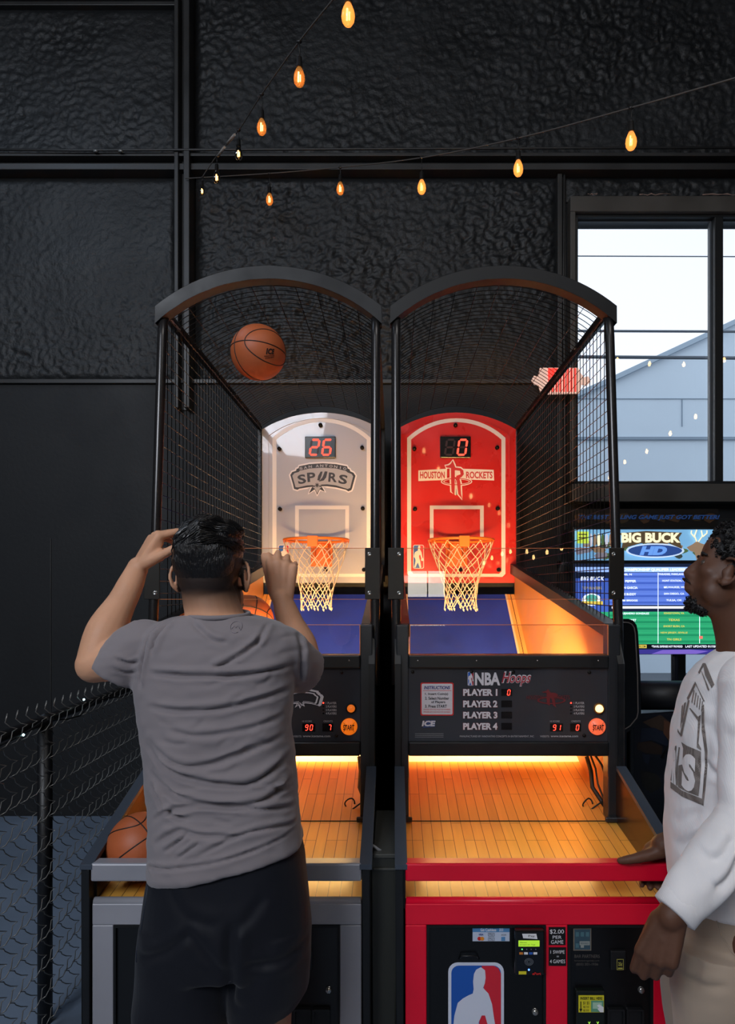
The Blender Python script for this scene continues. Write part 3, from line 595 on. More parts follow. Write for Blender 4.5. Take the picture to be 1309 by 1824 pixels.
    if red:
        a, b = w(833, 1221.5, 2.4), w(844, 1197, 2.4); nba_logo(mb, a[0], b[0], a[1], b[1], y, 2, 1, 0)
    else:
        a, b = w(833, 1221.5, 2.4), w(844, 1197, 2.4); nba_logo(mb, a[0], b[0], a[1], b[1], y, 2, 1, 0)
    tt('NBA', 846, 1198, 891, 1221, 0, bold=.04)
    for bd, mi, dd in ((.05, 0, .0010), (.012, 1, .0016)): tt('Hoops', 892, 1196+(3-bd*60 if mi == 0 else 2), 942, 1224+(-1 if mi == 0 else -2), mi, dd, shear=.25, bold=bd)
    obj('panel_title', mb, [mat('title_white', 'c8c8ce', .5), mat('title_red', '9a2030', .5), nbab], cp)
    mb = MB()
    for j, q in enumerate((1233.5, 1254, 1274, 1294)):
        tt('PLAYER %d' % (j+1), 825, q-6, 886, q+6, 0, .0012, bold=.045); tt('PLAYER %d' % (j+1), 824.3, q-6.4, 886.7, q+6.6, 1, .0006, bold=.075)
        bx(893, q-6, 912, q+6, 2, 0, .0005)
    obj('player_list', mb, [mat('title_white', '', .5), mat('print_maroon', '6a1418', .5), mat('led_window', '0a0607', .2)], cp)
    mb = MB(); sc0 = '0' if red else '0'
    q = w(903.5, 1238.5, 2.4); digit(mb, sc0, q[0], q[1], .0085, .019, y-.001, 0)
    for a, b, s in ((980, 1003, '91' if red else '90'), (1016, 1035, '0' if red else '7')):
        q = w(a+5 if len(s) == 2 else a+10, 1301, 2.4)
        for j, ch in enumerate(s): digit(mb, ch, q[0]+j*.0165, q[1], .0085, .019, y-.001, 0)
    q = w(1017.5, 1252.5, 2.4); mb.sphere((q[0], y, q[1]), (.003, .002, .003), 10, 0)
    dg_ = obj('led_digit', mb, [LEDR], cp)
    mb = MB(); bx(980, 1289, 1003, 1303, 0, 0, .0004); bx(1016, 1289, 1035, 1303, 0, 0, .0004)
    for q_ in (1258.7, 1265, 1271): q = w(1017.5, q_, 2.4); mb.plate([(q[0]+.003*math.cos(a), q[1]+.003*math.sin(a)) for a in np.linspace(0, 2*PI, 12)[:-1]], y-.0005, 0)
    obj('led_window', mb, mat('led_window', '', .2), cp)
    mb = MB()
    for j, q_ in enumerate((1252.5, 1258.7, 1265, 1271)): tt('%d PLAYER%s' % (j+1, 'S' if j else ''), 1022, q_-2, 1041, q_+2, 0, bold=.02)
    tt('HI SCORE', 980, 1283.5, 997, 1286.5, 0); tt('CREDITS', 1018, 1283.5, 1034, 1286.5, 0)
    tt('MANUFACTURED BY INNOVATIVE CONCEPTS IN ENTERTAINMENT, INC.', 819, 1310.2, 952, 1314, 0); tt('WEBSITE:', 962, 1310.2, 979, 1313.6, 0); tt('www.icegame.com', 981, 1309.6, 1030, 1314.6, 0, bold=.02)
    for q_ in (1307, 1310, 1313): bx(739, q_, 790, q_+.5, 0, 0, .0006)
    obj('small_print', mb, mat('small_white_print', 'a8a8ac', .5), cp)
    mb = MB(); mb.plate([w(*p, 2.4) for p in ((757, 1283), (775, 1283), (775, 1295), (752, 1297), (760, 1289))], y-.0004, 1); tt('ICE', 751, 1284, 774, 1294, 0, .001, shear=.2, bold=.05)
    obj('maker_logo', mb, [mat('title_white', '', .5), mat('maker_blue', '28406e', .5)], cp)
    for k_ in ((735 if red else 738, 1197), (1050, 1198), (1041, 1310.5), (840, 1197), (914, 1197)):
        q = w(*k_, 2.4); mb = MB(); mb.lathe([(.006, 0), (.006, -.004), (.004, -.006), (.0005, -.006)], (q[0], 2.405, q[1]), 'y', 12); obj('bolt', mb, BOLT, cp)
    # buttons
    q = w(1067, 1262, 2.4); mb = MB(); mb.lathe([(.019, 0), (.019, -.008), (.015, -.01), (.015, -.006)], (q[0], 2.405, q[1]), 'y', 24, 0); mb.lathe([(.014, -.006), (.012, -.016), (.006, -.02), (.0005, -.021)], (q[0], 2.405, q[1]), 'y', 20, 1)
    obj('select_button', mb, [BLK2 if not red else mat('amber_ring', '8a6030', .3, .5), mat('lit_yellow_button', 'ffe090', .4, emit=(1, .72, .28), es=2.2) if red else mat('lit_amber_button', 'd05010', .4, emit=(1, .22, .02), es=.5)], cp)
    q = w(1063.5, 1294.5, 2.4); mb = MB(); mb.lathe([(.029, 0), (.029, -.008), (.026, -.012), (.0005, -.014)], (q[0], 2.405, q[1]), 'y', 28, 0)
    bt = obj('start_button', mb, mat('lit_red_button', 'e05038', .4, emit=(1, .16, .06), es=.75) if red else mat('lit_orange_button', 'e06010', .4, emit=(1, .2, .01), es=.6), cp)
    mb = MB(); tt('START', 1053.5, 1289.5, 1073.5, 1299.5, 0, .018, bold=.03)
    for s in (-1, 1):
        c_ = [(q[0]+s*.034+ -s*.022*math.cos(a), 2.39, q[1]+.022*math.sin(a)) for a in np.linspace(-.85, .85, 8)]; mb.tube(c_, .0006, 4)
    obj('button_print', mb, BLK2, bt)
    # team mark on the panel
    if red:
        mb = MB(); tt('HOUSTON', 938, 1239, 968, 1246, 0, bold=.0); tt('ROCKETS', 984, 1239, 1015, 1246, 0); rocketR(mb, lambda px, py: w(963+(px-791)*.88, 1227+(py-819)*.48, 2.4), y-.001, 0, None)
        obj('team_logo', mb, mat('dim_red_print', '6a1a20', .5), cp)
    else:
        mb = MB(); f_ = lambda px, py: w(982+(px-574.7)*.62, 1244+(py-852)*.62, 2.4); spurs(mb, f_, y-.001, 0, None, 0, ring_only=True)
        obj('team_logo', mb, mat('title_white', '', .5), cp)
    # lamp under the panel
    mb = MB(); mb.box(X0+T, X1-T, 2.50, 2.545, 1.13, 1.20); lh = obj('lamp_housing', mb, BLACK, R)
    mb = MB(); mb.tube([(p0+.03, 2.56, 1.165), (p1-.03, 2.56, 1.165)], .012, 10); obj('lamp_tube', mb, lampm, lh)
    area('machine_lamp', (XC, 2.60, 1.165), (XC, 3.5, 1.10), .66, .05, LAMPW, (1, .56, .20), 1.95)
    mb = MB(); mb.box(p0+.03, p1-.03, 2.462, 2.485, pz(1346)+.002, pz(1346)+.012); obj('deck_lamp', mb, lampm, lh)
    area('deck_lamp', (XC, 2.39, pz(1346)-.004), (XC, 2.14, .76), .62, .03, .5, (1, .60, .20), 1.9)
    # wires on the right inner side
    for j, (a, b) in enumerate((((1045, 1348, 2.62), (1080, 1440, 2.5)), ((1052, 1346, 2.6), (1078, 1430, 2.48)), ((1060, 1346, 2.55), (1082, 1400, 2.47)))):
        A = Vector((w(a[0], a[1], a[2])[0], a[2], w(a[0], a[1], a[2])[1])); B = Vector((w(b[0], b[1], b[2])[0], b[2], w(b[0], b[1], b[2])[1])); M_ = (A+B)/2+Vector((.015*(j-1), 0, -.02))
        mb = MB(); mb.tube([A, A.lerp(M_, .5)+Vector((.005, 0, .004)), M_, M_.lerp(B, .5), B], (.009, .004, .004)[j], 6); obj('wire', mb, cabm, R)
    mb = MB(); q = (w(1047, 1438, 2.5)); c_ = [(q[0]+.018*math.cos(a), 2.5+.01*math.sin(a*2), q[1]+.020*math.sin(a)+.012) for a in np.linspace(0, 5.2, 14)]; c_.append((q[0]+.07, 2.49, q[1]+.04)); mb.tube(c_, .0028, 6); obj('wire_loop', mb, cabm, R)
    # --- lower guard acrylic and upper acrylic
    mb = MB(); a, b = w(730, 1167, 2.4), w(1083, 1113, 2.4); mb.box(a[0], b[0], 2.40, 2.406, a[1], b[1]); g = obj('clear_guard', mb, acr, R)
    mb = MB(); mb.ring([(a[0]-.001, a[1]), (b[0]+.001, a[1]), (b[0]+.001, b[1]+.001), (a[0]-.001, b[1]+.001)], [(a[0]+.0015, a[1]+.0001), (b[0]-.0015, a[1]+.0001), (b[0]-.0015, b[1]-.001), (a[0]+.0015, b[1]-.001)], 2.3995, 2.4065); obj('guard_edge', mb, acre, g)
    YA = 2.45; mb = MB(); a, b = w(705, 1067, YA), w(1092, 977, YA); mb.box(a[0], b[0], YA-.006, YA, a[1], b[1]); g = obj('clear_guard', mb, acr, R)
    mb = MB(); mb.box(a[0], b[0], YA-.0065, YA+.0005, b[1], b[1]+.0015); mb.box(a[0], b[0], YA-.0065, YA+.0005, a[1]-.0015, a[1]); obj('guard_edge', mb, acre, g)
    for a, b in ((691, 719), (1083, 1110)):
        p, q = w(a, 1067.5, YA), w(b, 976, YA); mb = MB(); mb.box(p[0], q[0], YA-.012, YA-.007, p[1], q[1]); br = obj('guard_bracket', mb, mat('brushed_dark_steel', '2e2b27', .35, .4, bump=(25, .15, .001)), R, .002)
        mb = MB(); cx_ = a+ (20 if a < 900 else 8)
        for qy in (987, 1056): c_ = w(cx_, qy, YA); mb.lathe([(.008, 0), (.007, -.003), (.004, -.004), (.0035, -.002), (.0003, -.002)], (c_[0], YA-.012, c_[1]), 'y', 14)
        obj('bolt', mb, chrome, br)
    # --- cage
    zc = 2.60; hw = .398
    for s in (-1, 1):
        x = XC+s*hw; xi = XC+s*(hw-.012)
        mb = MB(); mb.tube([(x, 2.44, 1.22), (x, 2.45, 1.44), (x, 2.50, 2.0), (x, 2.545, 2.50), (x, 2.555, 2.565), (x, 2.58, 2.592), (x, 2.62, 2.60), (x, 2.72, 2.60)], .0175, 14); obj('cage_post', mb, mat('semigloss_black_tube', '262424', .25, .2, .6), R)
        mb = MB(); mb.box(x-.016, x+.012, 2.56, 4.43, zc-.012, zc+.018); obj('top_rail', mb, mat('dark_bronze_rail', '1b1816', .35, .3), R, .003)
        mb = MB(); mb.box(x-.012, x+.012, 4.40, 4.43, 1.60, zc); obj('rear_post', mb, BLACK, R, .003)
        mb = MB()
        for qy in np.linspace(2.62, 4.38, 6): mb.sphere((x-s*.017, qy, zc+.005), (.003, .004, .004), 8)
        obj('screw', mb, chrome, R)
        mb = MB(); 
        def zlow(Y): return 1.44+(Y-2.45)*.1412
        for Y in np.arange(2.57, 4.40, .0475):
            mb.tube([(xi, Y, zlow(Y)-.01), (xi, Y, zc)], .0017, 4, caps=False)
        for Z in np.arange(1.50, 2.59, .045):
            y0 = 2.45+(Z-1.44)*.092; y1 = min(4.41, 2.45+(Z-1.44)/.1412)
            if y1 > y0+.02: mb.tube([(xi-s*.003, y0, Z), (xi-s*.003, y1, Z)], .0017, 4, caps=False)
        obj('side_net', mb, wirem, R)
    sag = .138; Rr = (hw**2+sag**2)/(2*sag); cz = 2.600+sag-Rr; A_ = math.asin(hw/Rr)
    mb = MB(); ri = Rr-.004
    pts = lambda r, n: arc(XC, cz, r, PI/2+A_, PI/2-A_, n)
    for Y in np.arange(2.60, 4.40, .040): mb.tube([(p[0], Y, p[1]) for p in pts(ri, 16)], .0016, 4, caps=False)
    for t_ in np.linspace(-A_, A_, 11)[1:-1]: mb.tube([(XC+ri*math.sin(t_), 2.56, cz+ri*math.cos(t_)), (XC+ri*math.sin(t_), 4.40, cz+ri*math.cos(t_))], .0016, 4, caps=False)
    obj('roof_net', mb, wirem, R)
    ro = (hw+.022); A2 = math.asin(ro/(Rr+.022)); A3 = math.asin(ro/(Rr-.026)); o_ = arc(XC, cz, Rr+.022, PI/2+A2, PI/2-A2, 28); i_ = arc(XC, cz, Rr-.026, PI/2-A3, PI/2+A3, 28)
    hd = mat('black_hood_plastic', (.0035, .004, .0048), .5, 0, .35, var=(6, .15))
    mb = MB(); mb.prism(o_+i_, 'y', 2.53, 2.585); obj('arched_hood', mb, hd, R, .004)
    # --- backboard
    backboard(R, dx, XC, red)
    return R

def rocketR(mb, f, y, ir, iw):
    def g(pts): return [f(*p) for p in pts]
    Rp = [(803, 826), (806, 820), (809, 828), (811, 833), (820, 834), (825, 838), (826, 845), (822, 850), (818, 852), (820, 860), (821, 880), (823, 889), (816, 880), (813, 856), (810, 853), (809.5, 882), (804, 876), (803, 855), (803, 834), (795, 833), (793, 830), (799, 829)]
    if iw is not None:
        c = (809, 853); big = []
        n = len(Rp)
        for i, p in enumerate(Rp):
            a, b = Rp[i-1], Rp[(i+1) % n]; t = Vector((b[0]-a[0], b[1]-a[1])).normalized(); big.append((p[0]+t.y*2.4, p[1]-t.x*2.4))
        mb.plate(g(big), y, iw)
        el = lambda rx, ry: [f(813+rx*math.cos(a), 858+ry*math.sin(a)) for a in np.linspace(0, 2*PI, 32)[:-1]]
        mb.ring(el(28, 8), el(22, 4), y-.0004, y, iw); mb.ring(el(26, 6.3), el(23.5, 4.8), y-.0008, y-.0004, ir)
    else:
        el = lambda rx, ry: [f(813+rx*math.cos(a), 862+ry*math.sin(a)) for a in np.linspace(0, 2*PI, 24)[:-1]]
        mb.ring(el(29, 14), el(25, 10), y-.0004, y, ir)
    mb.plate(g(Rp), y-.0012, ir)
    if iw is not None:
        mb.plate(g([(812, 838), (819, 839), (820, 845), (812, 848)]), y-.0016, iw)
        mb.plate(g([(810, 838), (812, 838), (812.5, 850), (810, 850)]), y-.0016, iw)

def spurs(mb, f, y, id_, il, ik, ring_only=False):
    k = .19731
    def z7(p): return (480+p[0]*k, 740+p[1]*k)
    def g(pts): return [f(*z7(p)) for p in pts]
    out = [(188, 538), (205, 512), (240, 500), (245, 482), (262, 478), (268, 460), (360, 440), (480, 432), (600, 440), (700, 460), (706, 480), (722, 486), (730, 505), (758, 518), (776, 545), (765, 585), (745, 660), (738, 675), (712, 686), (690, 672), (600, 650), (520, 640), (470, 640), (500, 690), (455, 668), (430, 718), (408, 668), (355, 705), (385, 645), (340, 650), (270, 662), (252, 672), (222, 664), (212, 620)]
    inn = [(206, 545), (225, 522), (262, 512), (275, 500), (360, 480), (480, 472), (600, 480), (690, 502), (705, 515), (742, 530), (755, 550), (728, 655), (706, 665), (600, 632), (520, 622), (340, 632), (258, 650), (235, 648), (225, 610)]
    c = (480, 570)
    if ring_only:
        n = 34; o2 = g(out); c2 = f(*z7(c)); i2 = [(c2[0]+(p[0]-c2[0])*.84, c2[1]+(p[1]-c2[1])*.82) for p in o2]; mb.ring(o2, i2, y-.0005, y, id_)
        i3 = [(c2[0]+(p[0]-c2[0])*.74, c2[1]+(p[1]-c2[1])*.68) for p in o2]; i4 = [(c2[0]+(p[0]-c2[0])*.66, c2[1]+(p[1]-c2[1])*.58) for p in o2]; mb.ring(i3, i4, y-.0005, y, id_)
        return
    n = len(out); big = []
    for i, p in enumerate(out):
        a, b = out[i-1], out[(i+1) % n]; t = Vector((b[0]-a[0], b[1]-a[1])).normalized(); big.append((p[0]+t.y*14, p[1]-t.x*14))
    mb.plate(g(big), y, ik); mb.plate(g(out), y-.0006, id_); mb.plate(g(inn), y-.0012, il)
    def letter(ch, cx, cy, w_, h, rot, mi, dy, bold=.02):
        v, f_ = text_geo(ch, bold); xs = [p[0] for p in v]; zs = [p[1] for p in v]; ax, bx, az, bz = min(xs), max(xs), min(zs), max(zs)
        o = []
        for p in v:
            u = ((p[0]-ax)/(bx-ax)-.5)*w_; q = -((p[1]-az)/(bz-az)-.5)*h
            X, Z = f(*z7((cx+u*math.cos(rot)-q*math.sin(rot), cy+u*math.sin(rot)+q*math.cos(rot)))); o.append((X, y-dy, Z))
        mb.add(o, f_, mi)
    for ch, cx, cy, w_, r in (('S', 292, 576, 74, -.16), ('P', 378, 558, 74, -.08), ('R', 572, 560, 78, .08), ('S', 664, 578, 78, .16)): letter(ch, cx, cy, w_, 84, r, id_, .0018, .03)
    mb.plate(g([(432, 585), (440, 545), (462, 508), (480, 508), (470, 545), (452, 590)]), y-.0018, id_); mb.plate(g([(452, 590), (478, 560), (500, 505), (524, 508), (512, 560), (490, 588), (440, 600)]), y-.002, id_)
    star = []
    for i in range(16):
        a = i*PI/8; r = 36 if i % 2 == 0 else 15; star.append((430+r*1.15*math.sin(a), 630-r*math.cos(a)*1.3))
    mb.plate(g(star), y-.0024, il); mb.plate(g([(430+(p[0]-430)*.6, 632+(p[1]-632)*.6) for p in star]), y-.0028, id_)
    mb.plate(g([(385, 645), (475, 645), (455, 660), (430, 705), (408, 660)]), y-.0016, il)
    s = 'SAN ANTONIO'; xs = [285, 325, 368, 0, 432, 472, 512, 555, 598, 640, 680]
    for ch, cx in zip(s, xs):
        if ch == ' ': continue
        t = (cx-480)/200; letter(ch, cx, 455+t*t*26, 30 if ch != 'I' else 8, 24, t*.22, il, .0018, .03)

def backboard(R, dx, XC, red):
    Y = 4.42
    def w(px, py, yy=Y): x, z = W(px, py, yy); return (x+dx, z)
    top = W(0, 735, Y)[1]; zs = W(0, 767, Y)[1]; zb = W(0, 1038, Y)[1]; hw = .398
    def arch(h_, zspring, zapex, zbot, rc=.0):
        sg = zapex-zspring; r = (h_*h_+sg*sg)/(2*sg); A = math.asin(min(1, h_/r)); a = arc(XC, zapex-r, r, PI/2+A, PI/2-A, 20)
        return a+[(XC+h_, zbot+rc), (XC+h_-rc, zbot), (XC-h_+rc, zbot), (XC-h_, zbot+rc)]
    body = brdred if red else brdwht
    mb = MB(); mb.prism(arch(hw-.0, zs, top, zb, .02), 'y', Y, Y+.03); bb = obj('backboard', mb, body, R, .004, label='red arched backboard' if red else 'white arched backboard')
    mb = MB(); mb.ring(arch(hw-.05, zs-.03, top-.03, zb+.03, .03), arch(hw-.057, zs-.034, top-.037, zb+.037, .03), Y-.006, Y); obj('raised_border', mb, body, bb)
    h1 = .318; mb = MB(); mb.ring(arch(h1, W(0, 780, Y)[1], W(0, 745, Y)[1], W(0, 1029, Y)[1], .025), arch(h1-.026, W(0, 783, Y)[1], W(0, 752, Y)[1], W(0, 1022, Y)[1], .015), Y-.0015, Y)
    lt = mat('board_line_white', 'cfccd4', .3) if red else mat('board_line_white2', 'e6e2e4', .3); obj('court_line', mb, lt, bb)
    a, b = w(765.5, 960), w(861.5, 900.5); t = .024; mb = MB(); mb.box(a[0], b[0], Y-.0015, Y, b[1]-t, b[1]); mb.box(a[0], a[0]+t, Y-.0015, Y, a[1], b[1]-t); mb.box(b[0]-t, b[0], Y-.0015, Y, a[1], b[1]-t); obj('target_square', mb, lt, bb)
    off = 0
    a, b = w(783.5, 816.5), w(838, 778.5); mb = MB(); mb.box(a[0], b[0], Y-.02, Y, a[1], b[1]); sb = obj('score_display', mb, mat('black_display', '0b0708', .25), bb, .004)
    mb = MB(); h = (816-778)*Y/F*.70; wd = h*.52; y = Y-.0205; z0 = a[1]+h*.2
    s = ' 0' if red else '26'
    digit(mb, s[0], w(792, 0)[0], z0, wd, h, y, 0, 1); digit(mb, s[1], w(814, 0)[0], z0, wd, h, y, 0, 1 if red else None)
    obj('led_digit', mb, [LEDR, LEDOFF], sb)
    mb = MB()
    if red:
        y = Y-.002
        for pts_ in ([(745, 838), (796, 835), (796, 855), (745, 857)], [(823, 835), (879, 837), (880, 856), (823, 854)]): mb.plate(rr_(pts_, w), y, 0)
        for s_, x0, x1 in (('HOUSTON', 748, 792), ('ROCKETS', 830, 877)):
            p, q = w(x0, 852.5), w(x1, 840); mb.text(s_, p[0], q[0], p[1], q[1], y-.0008, 1, bold=.03)
        rocketR(mb, w, y-.0012, 1, 0)
        obj('team_logo', mb, [mat('logo_white', 'd8d4d6', .4), mat('logo_red', 'b02428', .4)], bb, label='white and red team logo')
    else:
        spurs(mb, lambda px, py: w(px+246-9, py), Y-.002, 0, 1, 2) if False else spurs(mb, lambda px, py: W(px, py, Y), Y-.002, 0, 1, 2)
        obj('team_logo', mb, [mat('logo_black', '26262a', .4), mat('logo_grey', 'a2a2ac', .4), mat('logo_pale', 'dcdce4', .4)], bb, label='black and grey team logo')
    mb = MB(); a, b = w(735.5, 1013), w(755, 970.5); nba_logo(mb, a[0], b[0], a[1], b[1], Y-.002, 0, 1, 2); obj('league_logo', mb, [nbab, nbar, mat('logo_white', '', .4)], bb)
    for q in ((738, 800), (885, 798), (811, 758), (739, 907), (886, 906), (888, 1015), (820, 1015)):
        c = w(*q); mb = MB(); mb.lathe([(.013, 0), (.013, -.02), (.009, -.026), (.0005, -.027)], (c[0], Y, c[1]), 'y', 14); obj('bolt', mb, BOLT, bb)
    # hoop
    yr = 4.10; rr = .192; cx = w(821, 0, yr)[0] if red else w(822, 0, yr)[0]; zr = W(0, 962, yr)[1]
    mb = MB(); mb.tube([(cx+rr*math.cos(a), yr+rr*math.sin(a), zr) for a in np.linspace(0, 2*PI, 49)[:-1]], .0085, 8, closed=True)
    for a in np.linspace(0, 2*PI, 13)[:-1]: mb.tube([(cx+(rr+.004)*math.cos(a-.06), yr+(rr+.004)*math.sin(a-.06), zr-.004), (cx+rr*math.cos(a-.03), yr+rr*math.sin(a-.03), zr-.018), (cx+rr*math.cos(a+.03), yr+rr*math.sin(a+.03), zr-.018), (cx+(rr+.004)*math.cos(a+.06), yr+(rr+.004)*math.sin(a+.06), zr-.004)], .0025, 5)
    hp = obj('hoop', mb, rimm, R, label='orange hoop')
    mb = MB(); mb.box(cx-.06, cx+.06, yr+rr-.02, Y-.002, zr-.006, zr+.004); mb.box(cx-.07, cx+.07, Y-.02, Y-.002, zr-.15, zr+.01); mb.box(cx-.03, cx+.03, yr-rr-.012, yr-rr+.012, zr-.05, zr+.012)
    mb.tube([(cx-.05, Y-.02, zr-.11), (cx-.04, yr+rr, zr-.012)], .012, 8); mb.tube([(cx+.05, Y-.02, zr-.11), (cx+.04, yr+rr, zr-.012)], .012, 8); obj('hoop_bracket', mb, rimm, hp, .003)
    mb = MB(); N = 12; L = [0, .055, .11, .165, .215, .26, .30, .345, .39]; Rn = [rr, .175, .155, .135, .118, .105, .098, .094, .093]
    rnd = random.Random(3 if red else 5)
    def node(i, k):
        a = 2*PI*(k+.5*(i % 2))/N; jit = 0 if i == 0 else .006; return Vector((cx+Rn[i]*math.cos(a)+rnd2(i, k)*jit, yr+Rn[i]*math.sin(a)+rnd2(k, i)*jit, zr-.012-L[i]+rnd2(i*3, k)*jit))
    def rnd2(a, b): return math.sin(a*12.9+(b % N)*78.2+(4 if red else 1))
    for i in range(len(L)-1):
        for k in range(N):
            for d in ((0, 1) if i % 2 else (0, -1)):
                A = node(i, k); B = node(i+1, (k+(0 if d <= 0 else 1)) if d >= 0 else k-1)
                if i % 2: B = node(i+1, k+d)
                else: B = node(i+1, k if d == 0 else k-1)
                M_ = (A+B)/2+Vector((0, 0, -.004)); r_ = .0032 if i > 4 else .0026
                mb.tube([A, M_, B], r_, 5, caps=False)
                if i > 3: mb.sphere(A, .0048, 6)
    nn = len(L)-1
    for k in range(N):
        A = node(nn, k); mb.tube([A, A+Vector((0, 0, -.012)), A+Vector((.004, 0, -.02)), A+Vector((.006, 0, -.006))], .0035, 5)
    obj('net', mb, cordm, hp, label='white cord net')
def rr_(pts, w): return [w(*p) for p in pts]
LAMPW = 36
machine(0, 'red')
machine(-PITCH, 'white')
# bin between the two machines, with its white cable
gx0, gx1 = X_(0), 0
x0, z0 = W(665, 1824, 1.98); x1, z1 = W(705, 1522, 1.98)
mb = MB(); mb.prism([(x0+.004, 0), (x1-.004, 0), (x1, z1), (x0, z1)], 'y', 1.98, 2.35)
bn = obj('storage_bin', mb, mat('smoky_grey_plastic', '34352f', .35, 0, .5, var=(8, .12)), None, .01, label='narrow smoky grey plastic bin standing in the gap between the machines', cat='bin')
mb = MB(); mb.box(x0-.0005, x1+.0005, 1.972, 2.36, z1-.008, z1+.004); mb.box(x0, x1, 1.974, 2.3, z1-.045, z1-.038); obj('bin_rim', mb, mat('grey_rim', '4b4c48', .35), bn, .002)
mb = MB(); c_ = [P3(663, 1505, 2.0), P3(672, 1512, 2.0), P3(684, 1519, 2.01), P3(696, 1521.5, 2.02), P3(704, 1521.5, 2.03)]; mb.tube(c_, .0045, 8)
obj('cable', mb, mat('pale_cable', '8e9096', .5), label='pale grey cable looped over the bin between the machines', cat='cable')
# ================================================================ basketballs
ballm = mat('orange_rubber', (.46, .11, .035), .5, 0, .4, bump=(420, .5, .0008), var=(7, .06)); seamm = mat('black_seam', '17100e', .6)
def basketball(label, c, r, rot, logo=False):
    R_ = Matrix.Rotation(rot[2], 3, 'Z') @ Matrix.Rotation(rot[1], 3, 'Y') @ Matrix.Rotation(rot[0], 3, 'X'); c = Vector(c)
    mb = MB(); mb.sphere(c, r, 56, 0)
    def curve(fn, n=72): mb.tube([c+R_ @ (Vector(fn(2*PI*i/n)).normalized()*(r-.0002)) for i in range(n)], r*.020, 6, closed=True, mi=1)
    curve(lambda t: (0, math.cos(t), math.sin(t))); curve(lambda t: (math.cos(t), 0, math.sin(t)))
    for s in (-1, 1):
        curve(lambda t: (s*math.sqrt(max(.02, 1-(.60*math.cos(t))**2-(.88*math.sin(t))**2)), .60*math.cos(t), .88*math.sin(t)))
    o = obj('basketball', mb, [ballm, seamm], label=label, cat='ball', group='basketballs')
    if logo:
        m2 = MB()
        def pr(u, v): d = Vector((u, -1, v)); d.normalize(); return c+d*(r+.0012)
        for s, a, b, e, f in (('ICE', .52, 1.0, -.42, -.16), ('INNOVATIVE', .45, 1.08, -.53, -.47), ('CONCEPTS', .50, 1.08, -.64, -.56)): m2.text(s, a, b, e, f, 0, 0, shear=.1, bold=.04, fn=pr)
        obj('printed_logo', m2, seamm, o)
    return o
c = P3(460, 628, 2.40); basketball('orange basketball in flight at the upper left, in front of the cage roof', c, .0955, (1.45, .0, -.8), True)
basketball('orange basketball resting on the left deck behind the silver rail', (W(251, 0, 2.03)[0], 2.03, .7005+.0985), .0975, (.5, .9, -.3))
basketball('basketball lit orange from below beside the shooter\'s neck', P3(441, 1106, 3.02), .115, (1.0, .3, .4))

# ================================================================ chain-link fence
XF = -1.224; FH = 1.12
fr = thing('chain_link_fence', 'black chain-link fence with looped top wires left of the silver machine', 'fence', (XF, 3.0, 0))
fm = mat('black_vinyl_post', '0c0d10', .45); wm = mat('galvanised_black_wire', '8c8a86', .3, .6)
mb = MB(); mb.tube([(XF-.03, .6, FH-.03), (XF-.03, YW-.06, FH-.03)], .019, 12); obj('top_rail', mb, fm, fr)
for Y in (2.46, 4.4):
    mb = MB(); mb.tube([(XF-.03, Y, 0), (XF-.03, Y, FH-.012)], .025, 14); mb.lathe([(.027, 0), (.027, .012), (.018, .022), (.002, .024)], (XF-.03, Y, FH-.03)); obj('post', mb, fm, fr)
mb = MB(); P_ = .062; n = 0; hz = .052
Y = .9
while Y < YW-.1:
    pts = []; z = .02; k = 0; zt = FH+.03
    while z < zt:
        off = P_ if k % 2 else 0.0
        # each wire is a flattened spiral: bends hook round the neighbour
        yb = Y+off; sx = .011 if k % 2 else -.011
        pts.append((XF+sx*.2, yb+(-.010 if k % 2 else .010), z-.007)); pts.append((XF+sx, yb+(.003 if k % 2 else -.003), z)); pts.append((XF-sx*.4, yb+(-.010 if k % 2 else .010), z+.007))
        m_ = .5; pts.append((XF-sx*.9, Y+P_/2, z+hz/2)); z += hz; k += 1
    # knuckle at the top
    l = pts[-1]; pts += [(l[0]+.004, l[1]+.004, l[2]+.018), (l[0]+.002, l[1]+.010, l[2]+.026), (l[0]-.004, l[1]+.017, l[2]+.020), (l[0]-.006, l[1]+.014, l[2]+.006)]
    mb.tube(pts, .00185, 5, caps=False); Y += P_; n += 1
obj('chain_link_mesh', mb, wm, fr)
mb = MB(); pts = [(XF+.004+.012*math.sin(i*1.7), 1.2+i*.09, FH-.035+.014*math.sin(i*1.1)) for i in range(38)]; mb.tube(pts, .0035, 6)
fl = obj('fairy_lights', mb, fm, None, label='thin string of tiny white fairy lights wound along the fence top', cat='string lights')
for px, py in ((34, 1309), (143, 1246)):
    Y = -XF*F/(VX-px)*1.0; z = W(0, py, Y)[1]; mb = MB(); mb.sphere((XF+.014, Y, z), .004, 10); obj('led', mb, mat('cool_white_led', 'e0ffff', .4, emit=(.55, .95, 1), es=9), fl)

